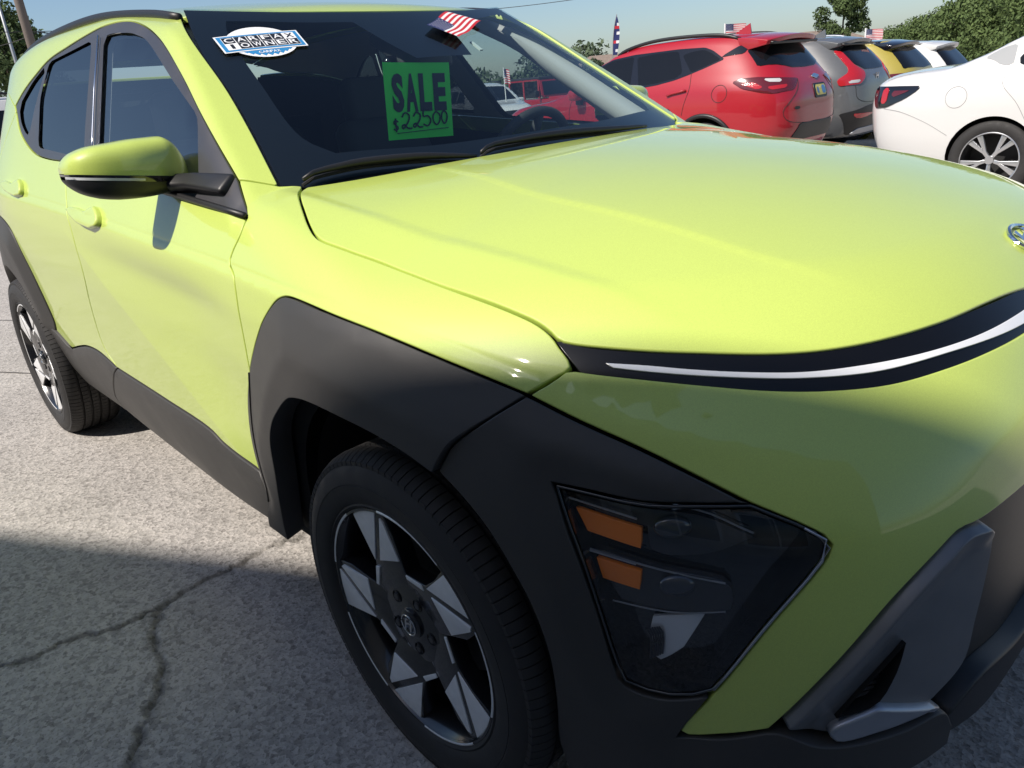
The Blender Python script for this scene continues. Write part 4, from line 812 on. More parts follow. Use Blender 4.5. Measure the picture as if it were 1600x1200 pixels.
# headliner, pillar trims
panel('cabin_lining',[[OUT['ws_right'][-1]]+OUT['ws_right'][::-1][1:],ditch,qtop,OUT['dlo_rear'],OUT['belt'][::-1],[OUT['belt'][0],OUT['ws_right'][-1]]],(.1,.8,-.6),kona,GREYTRIM,car,h=.05,off=-.03,gap=.012,rim=0,holes=[poly_loop('fglass'),poly_loop('rglass'),poly_loop('qglass')],mirror='copy')
panel('tailgate_lining',[[(-3.4,-.70,.4),(-3.4,.70,.4)],[(-3.4,.70,.4),(-3.0,.55,1.42)],[(-3.0,.55,1.42),(-3.0,-.55,1.42)],[(-3.0,-.55,1.42),(-3.4,-.70,.4)]],(1,0,-.1),kona,DARK,car,h=.08,off=-.05,gap=0,rim=0,margin=.3)
panel('quarter_lining',[qb[1:],[qb[-1]]+qtop[1:],[qtop[-1],(-2.45,-.78,1.0)],[(-2.45,-.78,1.0),qb[1]]],(.3,1,-.25),kona,DARK,car,h=.06,off=-.04,gap=0,rim=0,mirror='copy')
panel('headliner',[[(-1.2,-.5,1.4),(-1.12,0,1.4),(-1.2,.5,1.4)],[(-1.2,.5,1.4),(-2.9,.5,1.4)],[(-2.9,.5,1.4),(-2.9,-.5,1.4)],[(-2.9,-.5,1.4),(-1.2,-.5,1.4)]],(0,0,-1),kona,mat('headliner',(.10,.10,.105),.9),car,h=.1,off=-.035,gap=0,rim=0,margin=.4)
def pillar_inner(s):
    a=np.array(crom(OUT['ws_right'],.06))*[1,s,1]; V=[]
    for i,p in enumerate(a):
        k=i/(len(a)-1); wdt=.055+.055*k
        V+= [p+np.array([-.02,s*.012,-.02]),p+np.array([-.05,s*(.012+wdt*.9),-.012]),p+np.array([-.16-.06*k,s*(-.01+.0*k),-.03])]
    F=[]
    for i in range(len(a)-1):
        F+=[(i*3,i*3+1,i*3+4,i*3+3),(i*3+1,i*3+2,i*3+5,i*3+4)]
    mesh('pillar_trim',V,F,GREYTRIM,car,smooth=True)

for s in (1,-1): pillar_inner(s)
# sensor housing, interior mirror, visors
b=MB(); b.box((-.93,0,1.385),(.20,.20,.06),Matrix.Rotation(.5,3,'Y'),.8); b.build('sensor_housing',DASH,car,bevel=.02)
b=MB(); b.box((-.905,-.02,1.325),(.035,.24,.065),Matrix.Rotation(.08,3,'Z'),.9); im=b.build('interior_mirror',GLOSSBLK,car,bevel=.015)
MB().tube([(-.93,0,1.40),(-.915,-.01,1.34)],.012,8).build('mirror_stalk',DASH,im)
for y in (-.05,.06):
    b=MB(); b.box((-.845+.0,.115+y,1.368),(.05,.012,.004),Matrix.Rotation(.55,3,'Y')); b.build('sensor_label',mat('pale_label',(.6,.66,.62),.6),car)
b=MB(); b.box((-2.60,0,.95),(.10,1.2,.5)); b.build('rear_bulkhead',DARK,car)

# ------------------------------------------------------------ the other cars on the lot
GLASSD=mat('dark_car_glass',(.006,.007,.009),.03); REDLENS=mat('red_lamp',(.42,.012,.018),.12,coat=1.0,bump=(120,.5,.003)); DKRED=mat('dark_red_lamp',(.10,.008,.012),.10,coat=1.0)
SEAM=mat('panel_seam',(.02,.02,.02),.8); ALLOY=mat('silver_alloy',(.62,.63,.65),.28,metal=.85); PLATEBLK=mat('plate_frame',(.01,.01,.01),.4)
def wrap(name,f,x0,x1,zc,m,parent,arches=(),R=.40,nx=120,na=72,ne=16):
    O=[];D=[];th=np.linspace(0,2*math.pi,na,endpoint=False)
    for k in range(ne,0,-1):
        ph=math.pi/2*k/ne*.995
        for t in th: O.append((x0+.55,0,zc)); D.append((-math.sin(ph),math.cos(ph)*math.cos(t),math.cos(ph)*math.sin(t)))
    for x in np.linspace(x0+.55,x1-.55,nx):
        for t in th: O.append((x,0,zc)); D.append((0,math.cos(t),math.sin(t)))
    for k in range(1,ne+1):
        ph=math.pi/2*k/ne*.995
        for t in th: O.append((x1-.55,0,zc)); D.append((math.sin(ph),math.cos(ph)*math.cos(t),math.cos(ph)*math.sin(t)))
    O=np.array(O);D=np.array(D);lo=np.zeros(len(O));hi=np.full(len(O),2.2)
    for _ in range(26):
        mm=.5*(lo+hi);ins=f(O+D*mm[:,None])<0;lo=np.where(ins,mm,lo);hi=np.where(ins,hi,mm)
    X=O+D*(.5*(lo+hi))[:,None];rows=len(X)//na
    F=np.array([(i*na+j,(i+1)*na+j,(i+1)*na+(j+1)%na,i*na+(j+1)%na) for i in range(rows-1) for j in range(na)])
    side=np.abs(X[:,1])>.6
    for ax in arches:
        dd=np.hypot(X[:,0]-ax,X[:,2]-.34);ins=side&(dd<R)
        F=F[~ins[F].all(1)]
        k=np.where(ins)[0];sc=R/np.maximum(dd[k],1e-6);X[k,0]=ax+(X[k,0]-ax)*sc;X[k,2]=.34+(X[k,2]-.34)*sc
        for s in (-1,1):
            q=k[np.sign(X[k,1])==s]
            if len(q): X[q]=surf(f,X[q],(0,-s,0),.3)
    used=np.unique(F);mp=-np.ones(len(X),int);mp[used]=np.arange(len(used))
    N=grad(f,X[used]);return mesh(name,X[used],mp[F][:,::-1].tolist(),m,parent,normals=N)
def well(parent,ax,R=.405,half=.9):
    for s in (-1,1):
        MB().lathe([(R,s*half),(R,s*.45),(.05,s*.45)],28,'y',(ax,0,.34),-.3,math.pi+.3).build('wheel_well',DARK,parent)
_wheels={}
def car_wheel(parent,loc,style,side,rot=0.):
    key=style
    if key not in _wheels:
        t=MB(); prof=[(.225,-.085),(.24,-.10),(.27,-.108),(.305,-.104),(.328,-.09),(.338,-.065),(.34,-.03),(.34,.03),(.338,.065),(.328,.09),(.27,.105),(.225,.085)]; t.lathe(prof,56)
        r=MB(); r.lathe([(.228,-.100),(.233,-.102),(.238,-.098),(.238,-.09)],56); 
        sp=[]
        for k in range(5):
            a=72*k; P=lambda rr,da,y:(rr*math.cos(math.radians(a+da)),y,rr*math.sin(math.radians(a+da)))
            for (q,y0) in (([(.03,-30),(.07,-14),(.225,-13),(.228,13),(.07,14),(.03,30)],-.092),):
                if style=='split': q=[(.03,-30),(.08,-12),(.228,-17),(.229,-5),(.11,0),(.229,5),(.228,17),(.08,12),(.03,30)]
                n=len(q);V=[P(rr,da,y0+.02*(1-rr/.23)) for rr,da in q]+[P(rr,da,y0+.03+.02*(1-rr/.23)) for rr,da in q]
                sp.append(MB().add(V,[tuple(range(n)),tuple(range(2*n-1,n-1,-1))]+[(i,n+i,n+(i+1)%n,(i+1)%n) for i in range(n)]))
        b=MB(); b.lathe([(.225,-.085),(.205,-.02),(.205,.08),(.0,.08)],40)
        c=MB(); c.lathe([(0,-.085),(.035,-.085),(.04,-.07)],20)
        _wheels[key]=(t,r,sp,b,c)
    t,r,sp,b,c=_wheels[key]
    w_=b.build('wheel',mat('wheel_barrel_black',(.015,.015,.016),.6),parent); w_.location=loc; w_.rotation_euler=(0,rot,0 if side<0 else math.pi)  # wheel barrel in one plain near-black colour
    t.build('tyre',RUBBER,w_,smooth=True,angle=45); r.build('rim',ALLOY,w_,smooth=True,angle=40)
    for s_ in sp: s_.build('spoke',ALLOY,w_,bevel=.004)
    c.build('centre_cap',ALLOY,w_,smooth=True,angle=40)
    return w_
def ring(f,c,rad,d,m,name,parent,off=.001,wid=.004,arc=None,n=28):
    """thin seam circle on a body side: c=(x,z), side by d"""
    s=1 if d[1]<0 else -1
    P=[(c[0]+rad*math.cos(t),s*.8,c[1]+rad*math.sin(t)) for t in np.linspace(0,2*math.pi,n+1)]
    q=surf(f,P,d,.5);MB().tube(q,wid,5,cap=False).build(name,m,parent)
def seam(f,pts,d,parent,wid=.004,name='panel_gap',m=None,span=.5):
    q=surf(f,crom(pts,.05),d,span);MB().tube(q,wid,5).build(name,m or SEAM,parent)
def smooth_loop(pts):
    return [list(pts)+[pts[0]]]
def spoiler(parent,top,m,x0,x1,z0,z1,hw,th=.05):
    ys=np.linspace(-hw,hw,11);V=[];F=[]
    for y in ys:
        k=(abs(y)/hw)**4; xe=x1+.10*k
        V+=[(x0,y,z0-.05*(y/hw)**2),((x0+xe)/2,y,(z0+z1)/2+.008-.05*(y/hw)**2),(xe,y,z1-.05*(y/hw)**2),(xe+.02,y,z1-th-.05*(y/hw)**2),(x0-.05,y,z1-th*.9-.06-.05*(y/hw)**2)]
    for i in range(10):
        for j in range(5): F.append((i*5+j,i*5+(j+1)%5,(i+1)*5+(j+1)%5,(i+1)*5+j))
    F+=[tuple(range(5)),tuple(50+j for j in range(5))]
    return MB().add(V,F).build('spoiler',m,parent,bevel=.008)
# ---- red SUV
REDP=car_paint('red_paint',(.34,.005,.014)); 
bz=empty('red_suv',(-4.632,8.139,-.094),math.pi+.0148,'bright red SUV parked behind the lime hood, its tail and left side showing','car')
wrap('body',BLZ,-1.08,3.84,.75,REDP,bz,(0,2.863),.415); well(bz,0,.42); well(bz,2.863,.42)
for ax in (0,2.863):
    for s in (-1,1): 
        a=np.linspace(-.15,math.pi+.15,26); q=surf(BLZ,[(ax+.425*math.cos(t),s*.95,.34+.425*math.sin(t)) for t in a],(0,-s,0),.3); MB().tube(q,.028,8).build('arch_moulding',BLK,bz,smooth=True)
        car_wheel(bz,(ax,s*.84,.345),'five',-1 if s<0 else 1,.3)
SL=(0,-1,-.15)
for s in (1,-1):
    def P_(pts): return [(p[0],s*p[1],p[2]) for p in pts]
    d_=(0,-s,-.25)
    panel('window_surround',Lp(P_([(2.12,.9,1.09),(2.0,.8,1.30),(1.78,.75,1.45),(1.55,.72,1.53),(1.20,.72,1.565),(.5,.72,1.575),(.12,.71,1.56),(0,.72,1.515),(-.19,.76,1.40),(.04,.81,1.315),(.25,.85,1.25),(.45,.88,1.20),(.70,.9,1.16),(1.0,.91,1.135),(1.6,.92,1.10)])),d_,BLZ,GLOSSBLK,bz,h=.05,off=.002,gap=0,rim=.006,bev=.001)
    panel('door_glass',Lp(P_([(1.14,.73,1.52),(.85,.72,1.545),(.50,.72,1.545),(.41,.8,1.39),(.36,.85,1.29),(.43,.88,1.23),(.70,.9,1.19),(1.0,.91,1.165)])),d_,BLZ,GLASSD,bz,h=.08,off=.004,gap=0,rim=.006,bev=.001)
    panel('door_glass',Lp(P_([(1.95,.80,1.30),(1.75,.75,1.43),(1.55,.72,1.505),(1.20,.72,1.535),(1.17,.82,1.35),(1.14,.90,1.17),(1.6,.92,1.13),(2.1,.92,1.12)])),d_,BLZ,GLASSD,bz,h=.08,off=.004,gap=0,rim=.006,bev=.001)
    panel('quarter_glass',Lp(P_([(.42,.74,1.49),(.29,.72,1.52),(.13,.71,1.53),(.02,.73,1.49),(-.14,.76,1.40),(.04,.81,1.34),(.23,.85,1.28)])),d_,BLZ,GLASSD,bz,h=.06,off=.004,gap=0,rim=.006,bev=.001)
    panel('pillar_trim',Lp(P_([(-.12,.75,1.42),(-.33,.63,1.54),(-.44,.60,1.52),(-.40,.68,1.44),(-.34,.70,1.44)])),(.3,-s*.8,-.3),BLZ,GLOSSBLK,bz,h=.05,off=.006,gap=0,rim=.008,bev=.001)
    tl=panel('tail_lamp',Lp(P_([(-.36,.88,1.13),(-.46,.84,1.165),(-.65,.77,1.165),(-.93,.34,1.115),(-.96,.50,1.0),(-.83,.75,.97),(-.72,.82,.99),(-.49,.88,1.05)])),(.7,-s*.7,0),BLZ,DKRED,bz,h=.03,off=.008,gap=0,rim=.012,bev=.003)
    panel('lamp_segment',Lp(P_([(-.45,.86,1.10),(-.60,.80,1.11),(-.72,.78,1.045),(-.66,.82,1.025)])),(.7,-s*.7,0),BLZ,REDLENS,tl,h=.03,off=.012,gap=0,rim=.006,bev=.001)
    panel('lamp_segment',Lp(P_([(-.75,.76,1.05),(-.90,.55,1.06),(-.90,.58,1.02),(-.80,.75,1.01)])),(.7,-s*.7,0),BLZ,REDLENS,tl,h=.03,off=.012,gap=0,rim=.006,bev=.001)
    panel('reverse_lamp',Lp(P_([(-.70,.75,1.14),(-.85,.60,1.125),(-.86,.62,1.085),(-.75,.74,1.10)])),(.7,-s*.7,0),BLZ,mat('reverse_lens',(.5,.5,.5),.15,coat=1),tl,h=.03,off=.012,gap=0,rim=.006,bev=.001)
    q=surf(BLZ,P_([(.52,.9,1.03),(.44,.9,1.05),(.33,.9,1.065),(.24,.9,1.08)]),(0,-s,0),.4)+np.array([0,s*.018,0]); MB().tube(q,.014,8).build('door_handle',REDP,bz,smooth=True)
    q=surf(BLZ,P_([(1.52,.9,1.03),(1.44,.9,1.03),(1.33,.9,1.04),(1.24,.9,1.05)]),(0,-s,0),.4)+np.array([0,s*.018,0]); MB().tube(q,.014,8).build('door_handle',REDP,bz,smooth=True)
    seam(BLZ,P_([(.22,.9,1.28),(.20,.9,1.1),(.27,.9,.9),(.30,.9,.78)]),(0,-s,0),bz); seam(BLZ,P_([(1.15,.9,1.16),(1.10,.9,.9),(1.12,.9,.45)]),(0,-s,0),bz); seam(BLZ,P_([(2.12,.9,1.1),(2.2,.9,.9),(2.15,.9,.45)]),(0,-s,0),bz)
    seam(BLZ,P_([(-.93,.34,1.11),(-.97,.42,1.0),(-.95,.60,.85),(-.94,.68,.76),(-.96,.64,.66),(-1.04,.30,.60),(-1.04,0,.6)]),(1,-s*.25,0),bz)
    mm_=MB(); mm_.box((1.98,s*1.05,1.12),(.16,.22,.15)); dm_=mm_.build('door_mirror',REDP,bz,bevel=.05); MB().box((1.98,s*.97,1.03),(.09,.12,.10)).build('mirror_foot',BLK,dm_,bevel=.02)
    q=surf(BLZ,P_([(1.55,.60,1.6),(1.45,.605,1.64),(1.0,.615,1.68),(.4,.615,1.70),(-.1,.60,1.67),(-.3,.58,1.66)]),(0,0,-1),.4)+np.array([[0,0,0],[0,0,.02],[0,0,.03],[0,0,.03],[0,0,.02],[0,0,0]]); MB().tube(crom(q,.08),.022,8).build('roof_rail',BLK,bz,smooth=True)
ring(BLZ,(-.22,1.01),.10,(0,-1,0),SEAM,'fuel_door',bz)
panel('rear_glass',Lp([(-.40,.64,1.46),(-.46,.58,1.53),(-.5,0,1.56),(-.46,-.58,1.53),(-.40,-.64,1.46),(-.60,-.70,1.28),(-.82,-.3,1.235),(-.84,0,1.23),(-.82,.3,1.235),(-.60,.70,1.28)]),(1,0,-.5),BLZ,GLASSD,bz,h=.06,off=.005,gap=0,rim=.008,bev=.002,margin=.4)
spoiler(bz,REDP,REDP,-.28,-.78,1.672,1.615,.63)
MB().box((-.52,0,1.555),(.42,1.16,.035),Matrix.Rotation(-.12,3,'Y')).build('spoiler_underside',PLATEBLK,bz,bevel=.01)
panel('bumper_insert',Lp([(-1.0,.42,.60),(-1.0,-.42,.60),(-1.0,-.55,.40),(-1.0,.55,.40)]),(1,0,0),BLZ,BLK,bz,h=.06,off=.008,gap=0,rim=.02,bev=.004,margin=.3)
pl=panel('licence_plate',Lp([(-1,.05,1.03),(-1,-.27,1.03),(-1,-.27,.86),(-1,.05,.86)]),(1,0,0),BLZ,PLATEBLK,bz,h=.06,off=.010,gap=0,rim=.012,bev=.002,margin=.3)
panel('plate_print',Lp([(-1,.025,1.01),(-1,-.245,1.01),(-1,-.245,.885),(-1,.025,.885)]),(1,0,0),BLZ,mat('plate_yellow',(.66,.58,.16),.5),pl,h=.06,off=.014,gap=0,rim=0,margin=.3)
for (y0,y1,z0,z1,cc) in ((0.0,-.06,.985,.905,(.10,.22,.42)),(-.13,-.23,1.0,.90,(.08,.25,.50)),(-.07,-.11,.99,.955,(.75,.72,.6))):
    panel('plate_print',Lp([(-1,y0,z0),(-1,y1,z0),(-1,y1,z1),(-1,y0,z1)]),(1,0,0),BLZ,mat('plate_ink%d'%int(cc[2]*100),cc,.5),pl,h=.06,off=.016,gap=0,rim=0,margin=.3)
# dark cross-shaped badge and small badge
panel('emblem',Lp([(-1,.10-.11,1.125),(-1,.05-.11,1.125),(-1,.04-.11,1.14),(-1,-.04-.11,1.14),(-1,-.05-.11,1.125),(-1,-.10-.11,1.125),(-1,-.09-.11,1.10),(-1,-.045-.11,1.10),(-1,-.035-.11,1.085),(-1,.045-.11,1.085),(-1,.05-.11,1.10),(-1,.105-.11,1.10)]),(1,0,0),BLZ,CHROME,bz,h=.03,off=.012,gap=0,rim=.008,bev=.002,margin=.3)
panel('badge',Lp([(-1,.53,.80),(-1,.43,.80),(-1,.43,.765),(-1,.53,.765)]),(1,0,0),BLZ,PLATEBLK,bz,h=.03,off=.008,gap=0,rim=.006,bev=.001,margin=.3)
V=[(-.12,.012,1.68),(.12,.004,1.69),(-.10,.004,1.80),(-.12,-.012,1.68),(.12,-.004,1.69),(-.10,-.004,1.80)]; MB().add(V,[(0,1,2),(5,4,3),(0,3,4,1),(1,4,5,2),(2,5,3,0)]).build('fin_antenna',REDP,bz)
# ---- silver SUV
SILP=car_paint('silver_paint',(.10,.104,.108)); 
cv=empty('silver_suv',(-4.98,11.0,-.165),math.pi+.0148,'silver grey SUV with tall L-shaped red tail lamps beside the red SUV','car')
wrap('body',CRV,-1.02,3.74,.75,SILP,cv,(0,2.7),.40); well(cv,0,.405,.86); well(cv,2.7,.405,.86)
for ax in (0,2.7):
    for s in (-1,1): car_wheel(cv,(ax,s*.80,.345),'five',-1 if s<0 else 1)
for s in (1,-1):
    def P_(pts): return [(p[0],s*p[1],p[2]) for p in pts]
    tl=panel('tail_lamp',Lp(P_([(-.50,.60,1.46),(-.58,.50,1.43),(-.77,.50,1.24),(-.88,.37,1.14),(-.92,.42,1.05),(-.90,.54,.97),(-.69,.78,.96),(-.66,.79,1.05),(-.76,.66,1.14),(-.74,.62,1.20)])),(.75,-s*.65,-.1),CRV,REDLENS,cv,h=.03,off=.010,gap=0,rim=.015,bev=.003)
    panel('reverse_lamp',Lp(P_([(-.80,.68,1.03),(-.88,.52,1.03),(-.88,.55,.99),(-.78,.70,.99)])),(.75,-s*.65,-.1),CRV,mat('reverse_lens',(.5,.5,.5),.15),tl,h=.03,off=.014,gap=0,rim=.004,bev=.001)
    for q in ([(1.1,.8,1.50),(.45,.8,1.53),(.38,.8,1.14),(1.05,.8,1.12)],[(1.95,.8,1.28),(1.6,.8,1.47),(1.2,.8,1.50),(1.12,.8,1.12),(2.1,.8,1.10)],[(.36,.8,1.52),(-.1,.8,1.47),(-.25,.8,1.25),(.28,.8,1.15)]):
        panel('side_glass',Lp(P_(q)),(0,-s,-.25),CRV,GLASSD,cv,h=.08,off=.004,gap=0,rim=.006,bev=.001,margin=.3)
    panel('bumper_reflector',Lp(P_([(-.90,.66,.565),(-.98,.10,.555),(-.97,.34,.515),(-.93,.52,.495),(-.91,.62,.51)])),(1,-s*.2,0),CRV,REDLENS,cv,h=.04,off=.014,gap=0,rim=.006,bev=.001,margin=.3)
    q=surf(CRV,P_([(1.5,.60,1.6),(1.0,.615,1.68),(.4,.615,1.69),(-.1,.60,1.67),(-.25,.58,1.66)]),(0,0,-1),.4)+np.array([[0,0,0],[0,0,.03],[0,0,.035],[0,0,.025],[0,0,0]]); MB().tube(crom(q,.1),.016,8).build('roof_rail',ALLOY,cv,smooth=True)
panel('rear_glass',Lp([(-.50,.54,1.46),(-.5,0,1.50),(-.50,-.54,1.46),(-.76,-.50,1.24),(-.86,-.32,1.165),(-.87,0,1.16),(-.86,.32,1.165),(-.76,.48,1.24)]),(1,0,-.4),CRV,GLASSD,cv,h=.06,off=.006,gap=0,rim=.008,bev=.002,margin=.4)
panel('lower_bumper',Lp([(-.72,.79,.58),(-.95,.4,.66),(-.98,0,.69),(-.95,-.4,.66),(-.72,-.79,.58),(-.78,-.64,.26),(-.9,0,.30),(-.78,.64,.26)]),(1,0,0),CRV,BLK,cv,h=.06,off=.006,gap=0,rim=.02,bev=.003,margin=.4)
panel('skid_plate',Lp([(-.8,.60,.27),(-.87,.50,.35),(-.9,0,.36),(-.87,-.50,.35),(-.8,-.60,.27)]),(1,0,0),CRV,SILVER,cv,h=.06,off=.016,gap=0,rim=.02,bev=.003,margin=.4)
spoiler(cv,SILP,SILP,-.22,-.66,1.668,1.60,.60)
MB().box((-.46,0,1.545),(.34,1.06,.03),Matrix.Rotation(-.12,3,'Y')).build('spoiler_underside',PLATEBLK,cv,bevel=.01)
b=MB(); o_=surf(CRV,[(-1.2,.02,1.06)],(1,0,0),.6)[0]
for (y,z,dy,dz) in ((.035,0,.012,.09),(-.035,0,.012,.09),(0,0,.06,.014)): b.box((o_[0]-.006,o_[1]+y,o_[2]+z),(.014,dy,dz))
b.build('emblem',CHROME,cv)
o_=surf(CRV,[(-1.2,.40,.90)],(1,0,0),.6)[0]; b=MB(); 
for k in range(3): b.box((o_[0]-.004,o_[1]-.05*k,o_[2]),(.01,.03,.035))
seam(CRV,[(-.9,.62,.95),(-.95,.6,.78),(-.97,.45,.72),(-.98,0,.71),(-.97,-.45,.72),(-.95,-.6,.78)],(1,0,0),cv)
V=[(-.1,.012,1.67),(.12,.004,1.68),(-.08,.004,1.78),(-.1,-.012,1.67),(.12,-.004,1.68),(-.08,-.004,1.78)]; MB().add(V,[(0,1,2),(5,4,3),(0,3,4,1),(1,4,5,2),(2,5,3,0)]).build('fin_antenna',SILP,cv)
# ---- simpler SUVs: yellow, far white
def simple_suv(name,label,pose,paint,roofm,lampm,group=None):
    r=empty(name,pose[:3],pose[3],label,'car',group)
    wrap('body',CRV,-1.02,3.74,.75,paint,r,(0,2.7),.40,nx=70,na=56,ne=10); well(r,0,.405,.86); well(r,2.7,.405,.86)
    for ax in (0,2.7):
        for s in (-1,1): car_wheel(r,(ax,s*.80,.345),'five',-1 if s<0 else 1)
    for s in (1,-1):
        def P_(pts): return [(p[0],s*p[1],p[2]) for p in pts]
        panel('tail_lamp',Lp(P_([(-.60,.80,1.10),(-.88,.45,1.10),(-.93,.40,1.0),(-.70,.78,.98)])),(.8,-s*.6,0),CRV,lampm,r,h=.05,off=.010,gap=0,rim=.015,bev=.003,margin=.3)
        panel('head_lamp',Lp(P_([(3.5,.50,.88),(3.3,.80,.90),(3.3,.80,.78),(3.5,.50,.80)])),(-.9,-s*.5,0),CRV,mat('headlamp_glass',(.30,.32,.34),.08,coat=1),r,h=.05,off=.008,gap=0,rim=.015,bev=.003,margin=.4)
        for q in ([(1.1,.8,1.50),(.45,.8,1.53),(.38,.8,1.14),(1.05,.8,1.12)],[(1.95,.8,1.28),(1.6,.8,1.47),(1.2,.8,1.50),(1.12,.8,1.12),(2.1,.8,1.10)],[(.36,.8,1.52),(-.05,.8,1.47),(-.22,.8,1.25),(.28,.8,1.15)]):
            panel('side_glass',Lp(P_(q)),(0,-s,-.25),CRV,GLASSD,r,h=.1,off=.004,gap=0,rim=.006,bev=.001,margin=.3)
        b=MB(); b.box((1.98,s*1.0,1.10),(.15,.20,.14)); b.build('door_mirror',paint,r,bevel=.045)
        q=surf(CRV,P_([(1.5,.60,1.6),(1.0,.615,1.68),(.4,.615,1.69),(-.25,.58,1.66)]),(0,0,-1),.4)+np.array([[0,0,0],[0,0,.035],[0,0,.035],[0,0,0]]); MB().tube(crom(q,.1),.016,8).build('roof_rail',ALLOY if roofm else BLK,r,smooth=True)
    panel('rear_glass',Lp([(-.48,.54,1.46),(-.48,0,1.50),(-.48,-.54,1.46),(-.80,-.62,1.18),(-.86,0,1.15),(-.80,.62,1.18)]),(1,0,-.4),CRV,GLASSD,r,h=.08,off=.006,gap=0,rim=.008,bev=.002,margin=.4)
    panel('windscreen',Lp([(1.62,.60,1.55),(1.58,0,1.59),(1.62,-.60,1.55),(2.30,-.74,1.16),(2.42,0,1.16),(2.30,.74,1.16)]),(-.6,0,-.8),CRV,GLASSD,r,h=.08,off=.005,gap=0,rim=.008,bev=.002,margin=.4)
    panel('front_grille',Lp([(3.7,.48,.86),(3.7,-.48,.86),(3.7,-.55,.52),(3.7,.55,.52)]),(-1,0,0),CRV,BLK,r,h=.08,off=.006,gap=0,rim=.02,bev=.004,margin=.4)
    panel('lower_bumper',Lp([(-.72,.79,.56),(-.98,0,.62),(-.72,-.79,.56),(-.78,-.64,.26),(-.9,0,.28),(-.78,.64,.26)]),(1,0,0),CRV,BLK,r,h=.08,off=.006,gap=0,rim=.02,bev=.003,margin=.4)
    if roofm: panel('roof_panel',Lp([(1.45,.56,1.6),(1.45,-.56,1.6),(-.3,-.56,1.65),(-.3,.56,1.65)]),(0,0,-1),CRV,roofm,r,h=.1,off=.004,gap=0,rim=.008,bev=.001,margin=.4)
    spoiler(r,paint,roofm or paint,-.22,-.64,1.668,1.60,.60)
    return r
simple_suv('yellow_suv','yellow SUV with black roof half hidden behind the silver SUV','' or (-5.25,13.75,-.262,math.pi),car_paint('yellow_paint',(.34,.28,.05)),GLOSSBLK,DKRED)
WHITEP=car_paint('white_paint',(.62,.62,.61),.08,.35)
simple_suv('white_suv','white SUV at the far end of the row behind the yellow SUV',(-5.5,16.6,-.34,math.pi),WHITEP,None,DKRED)
ws_=simple_suv('white_suv','white SUV facing the camera, seen through the lime car\'s windshield',(-19.535,16.327,-.34,-.413),WHITEP,None,DKRED)
simple_suv('white_suv','white SUV cut off by the left edge behind the lime car',(-11.7,.2,0,math.pi/2),WHITEP,None,DKRED)
# ---- white sedan
sd=empty('white_sedan',(-1.10,7.13,-.066),0,'white sedan at the right edge with dark tail lamp and alloy wheel','car')
wrap('body',SED,-1.24,3.80,.62,WHITEP,sd,(0,2.82),.365,nx=150,na=90); well(sd,0,.37,.85); well(sd,2.82,.37,.85)
for ax in (0,2.82):
    for s in (-1,1): car_wheel(sd,(ax,s*.79,.335),'split',-1 if s<0 else 1,.32)
for s in (1,-1):
    def P_(pts): return [(p[0],s*p[1],p[2]) for p in pts]
    tl=panel('tail_lamp',Lp(P_([(-1.10,.55,.985),(-1.04,.65,.985),(-.83,.78,.985),(-.64,.83,.98),(-.66,.84,.94),(-.78,.83,.87),(-.95,.77,.80),(-1.06,.65,.79),(-1.10,.57,.90)])),(.7,-s*.7,0),SED,GLOSSBLK,sd,h=.03,off=.006,gap=0,rim=.012,bev=.003,margin=.3)
    panel('lamp_segment',Lp(P_([(-1.00,.70,.97),(-.94,.74,.97),(-.96,.77,.84),(-1.02,.73,.83)])),(.7,-s*.7,0),SED,REDLENS,tl,h=.03,off=.011,gap=0,rim=.005,bev=.001,margin=.3)
    panel('lamp_segment',Lp(P_([(-.91,.77,.945),(-.72,.83,.945),(-.90,.78,.885)])),(.7,-s*.7,0),SED,DKRED,tl,h=.03,off=.011,gap=0,rim=.005,bev=.001,margin=.3)
    panel('side_glass',Lp(P_([(.10,.7,1.14),(.25,.7,1.24),(.60,.7,1.36),(1.0,.7,1.385),(.98,.8,1.06),(.12,.8,1.09)])),(0,-s,-.3),SED,GLASSD,sd,h=.06,off=.004,gap=0,rim=.006,bev=.001,margin=.3)
    panel('side_glass',Lp(P_([(1.06,.7,1.385),(1.5,.7,1.34),(1.95,.7,1.18),(2.15,.8,1.06),(1.04,.8,1.05)])),(0,-s,-.3),SED,GLASSD,sd,h=.06,off=.004,gap=0,rim=.006,bev=.001,margin=.3)
    panel('quarter_trim',Lp(P_([(-.17,.75,1.165),(-.05,.7,1.23),(.06,.7,1.26),(.07,.8,1.095),(-.02,.8,1.10),(-.10,.77,1.15)])),(0,-s,-.3),SED,mat('pale_quarter_glass',(.34,.35,.35),.1,coat=1),sd,h=.04,off=.003,gap=0,rim=.008,bev=.002,margin=.3)
    ring(SED,(-.32,.87),.088,(0,-s,0),mat('soft_seam',(.30,.30,.30),.8),'fuel_door',sd,wid=.0025)
    seam(SED,P_([(.08,.8,1.08),(.02,.85,.98),(.16,.9,.80),(.24,.9,.66)]),(0,-s,0),sd,.0025,m=mat('soft_seam',(.30,.30,.30),.8)); seam(SED,P_([(1.02,.8,1.05),(1.0,.9,.8),(1.03,.9,.35)]),(0,-s,0),sd,.003)
    a=np.linspace(-.2,math.pi+.2,30)
    b=MB(); b.box((2.0,s*.98,1.0),(.14,.20,.13)); b.build('door_mirror',WHITEP,sd,bevel=.045)
for s in (1,-1):
    SS=mat('soft_seam',(.30,.30,.30),.8)
    seam(SED,[(-.50,s*.66,1.14),(-.85,s*.66,1.08),(-1.02,s*.62,1.03)],(0,0,-1),sd,.0025,m=SS); seam(SED,[(-.36,s*.9,.55),(-.55,s*.9,.66),(-.80,s*.9,.76),(-.98,s*.8,.79)],(0,-s,0),sd,.0025,m=SS)
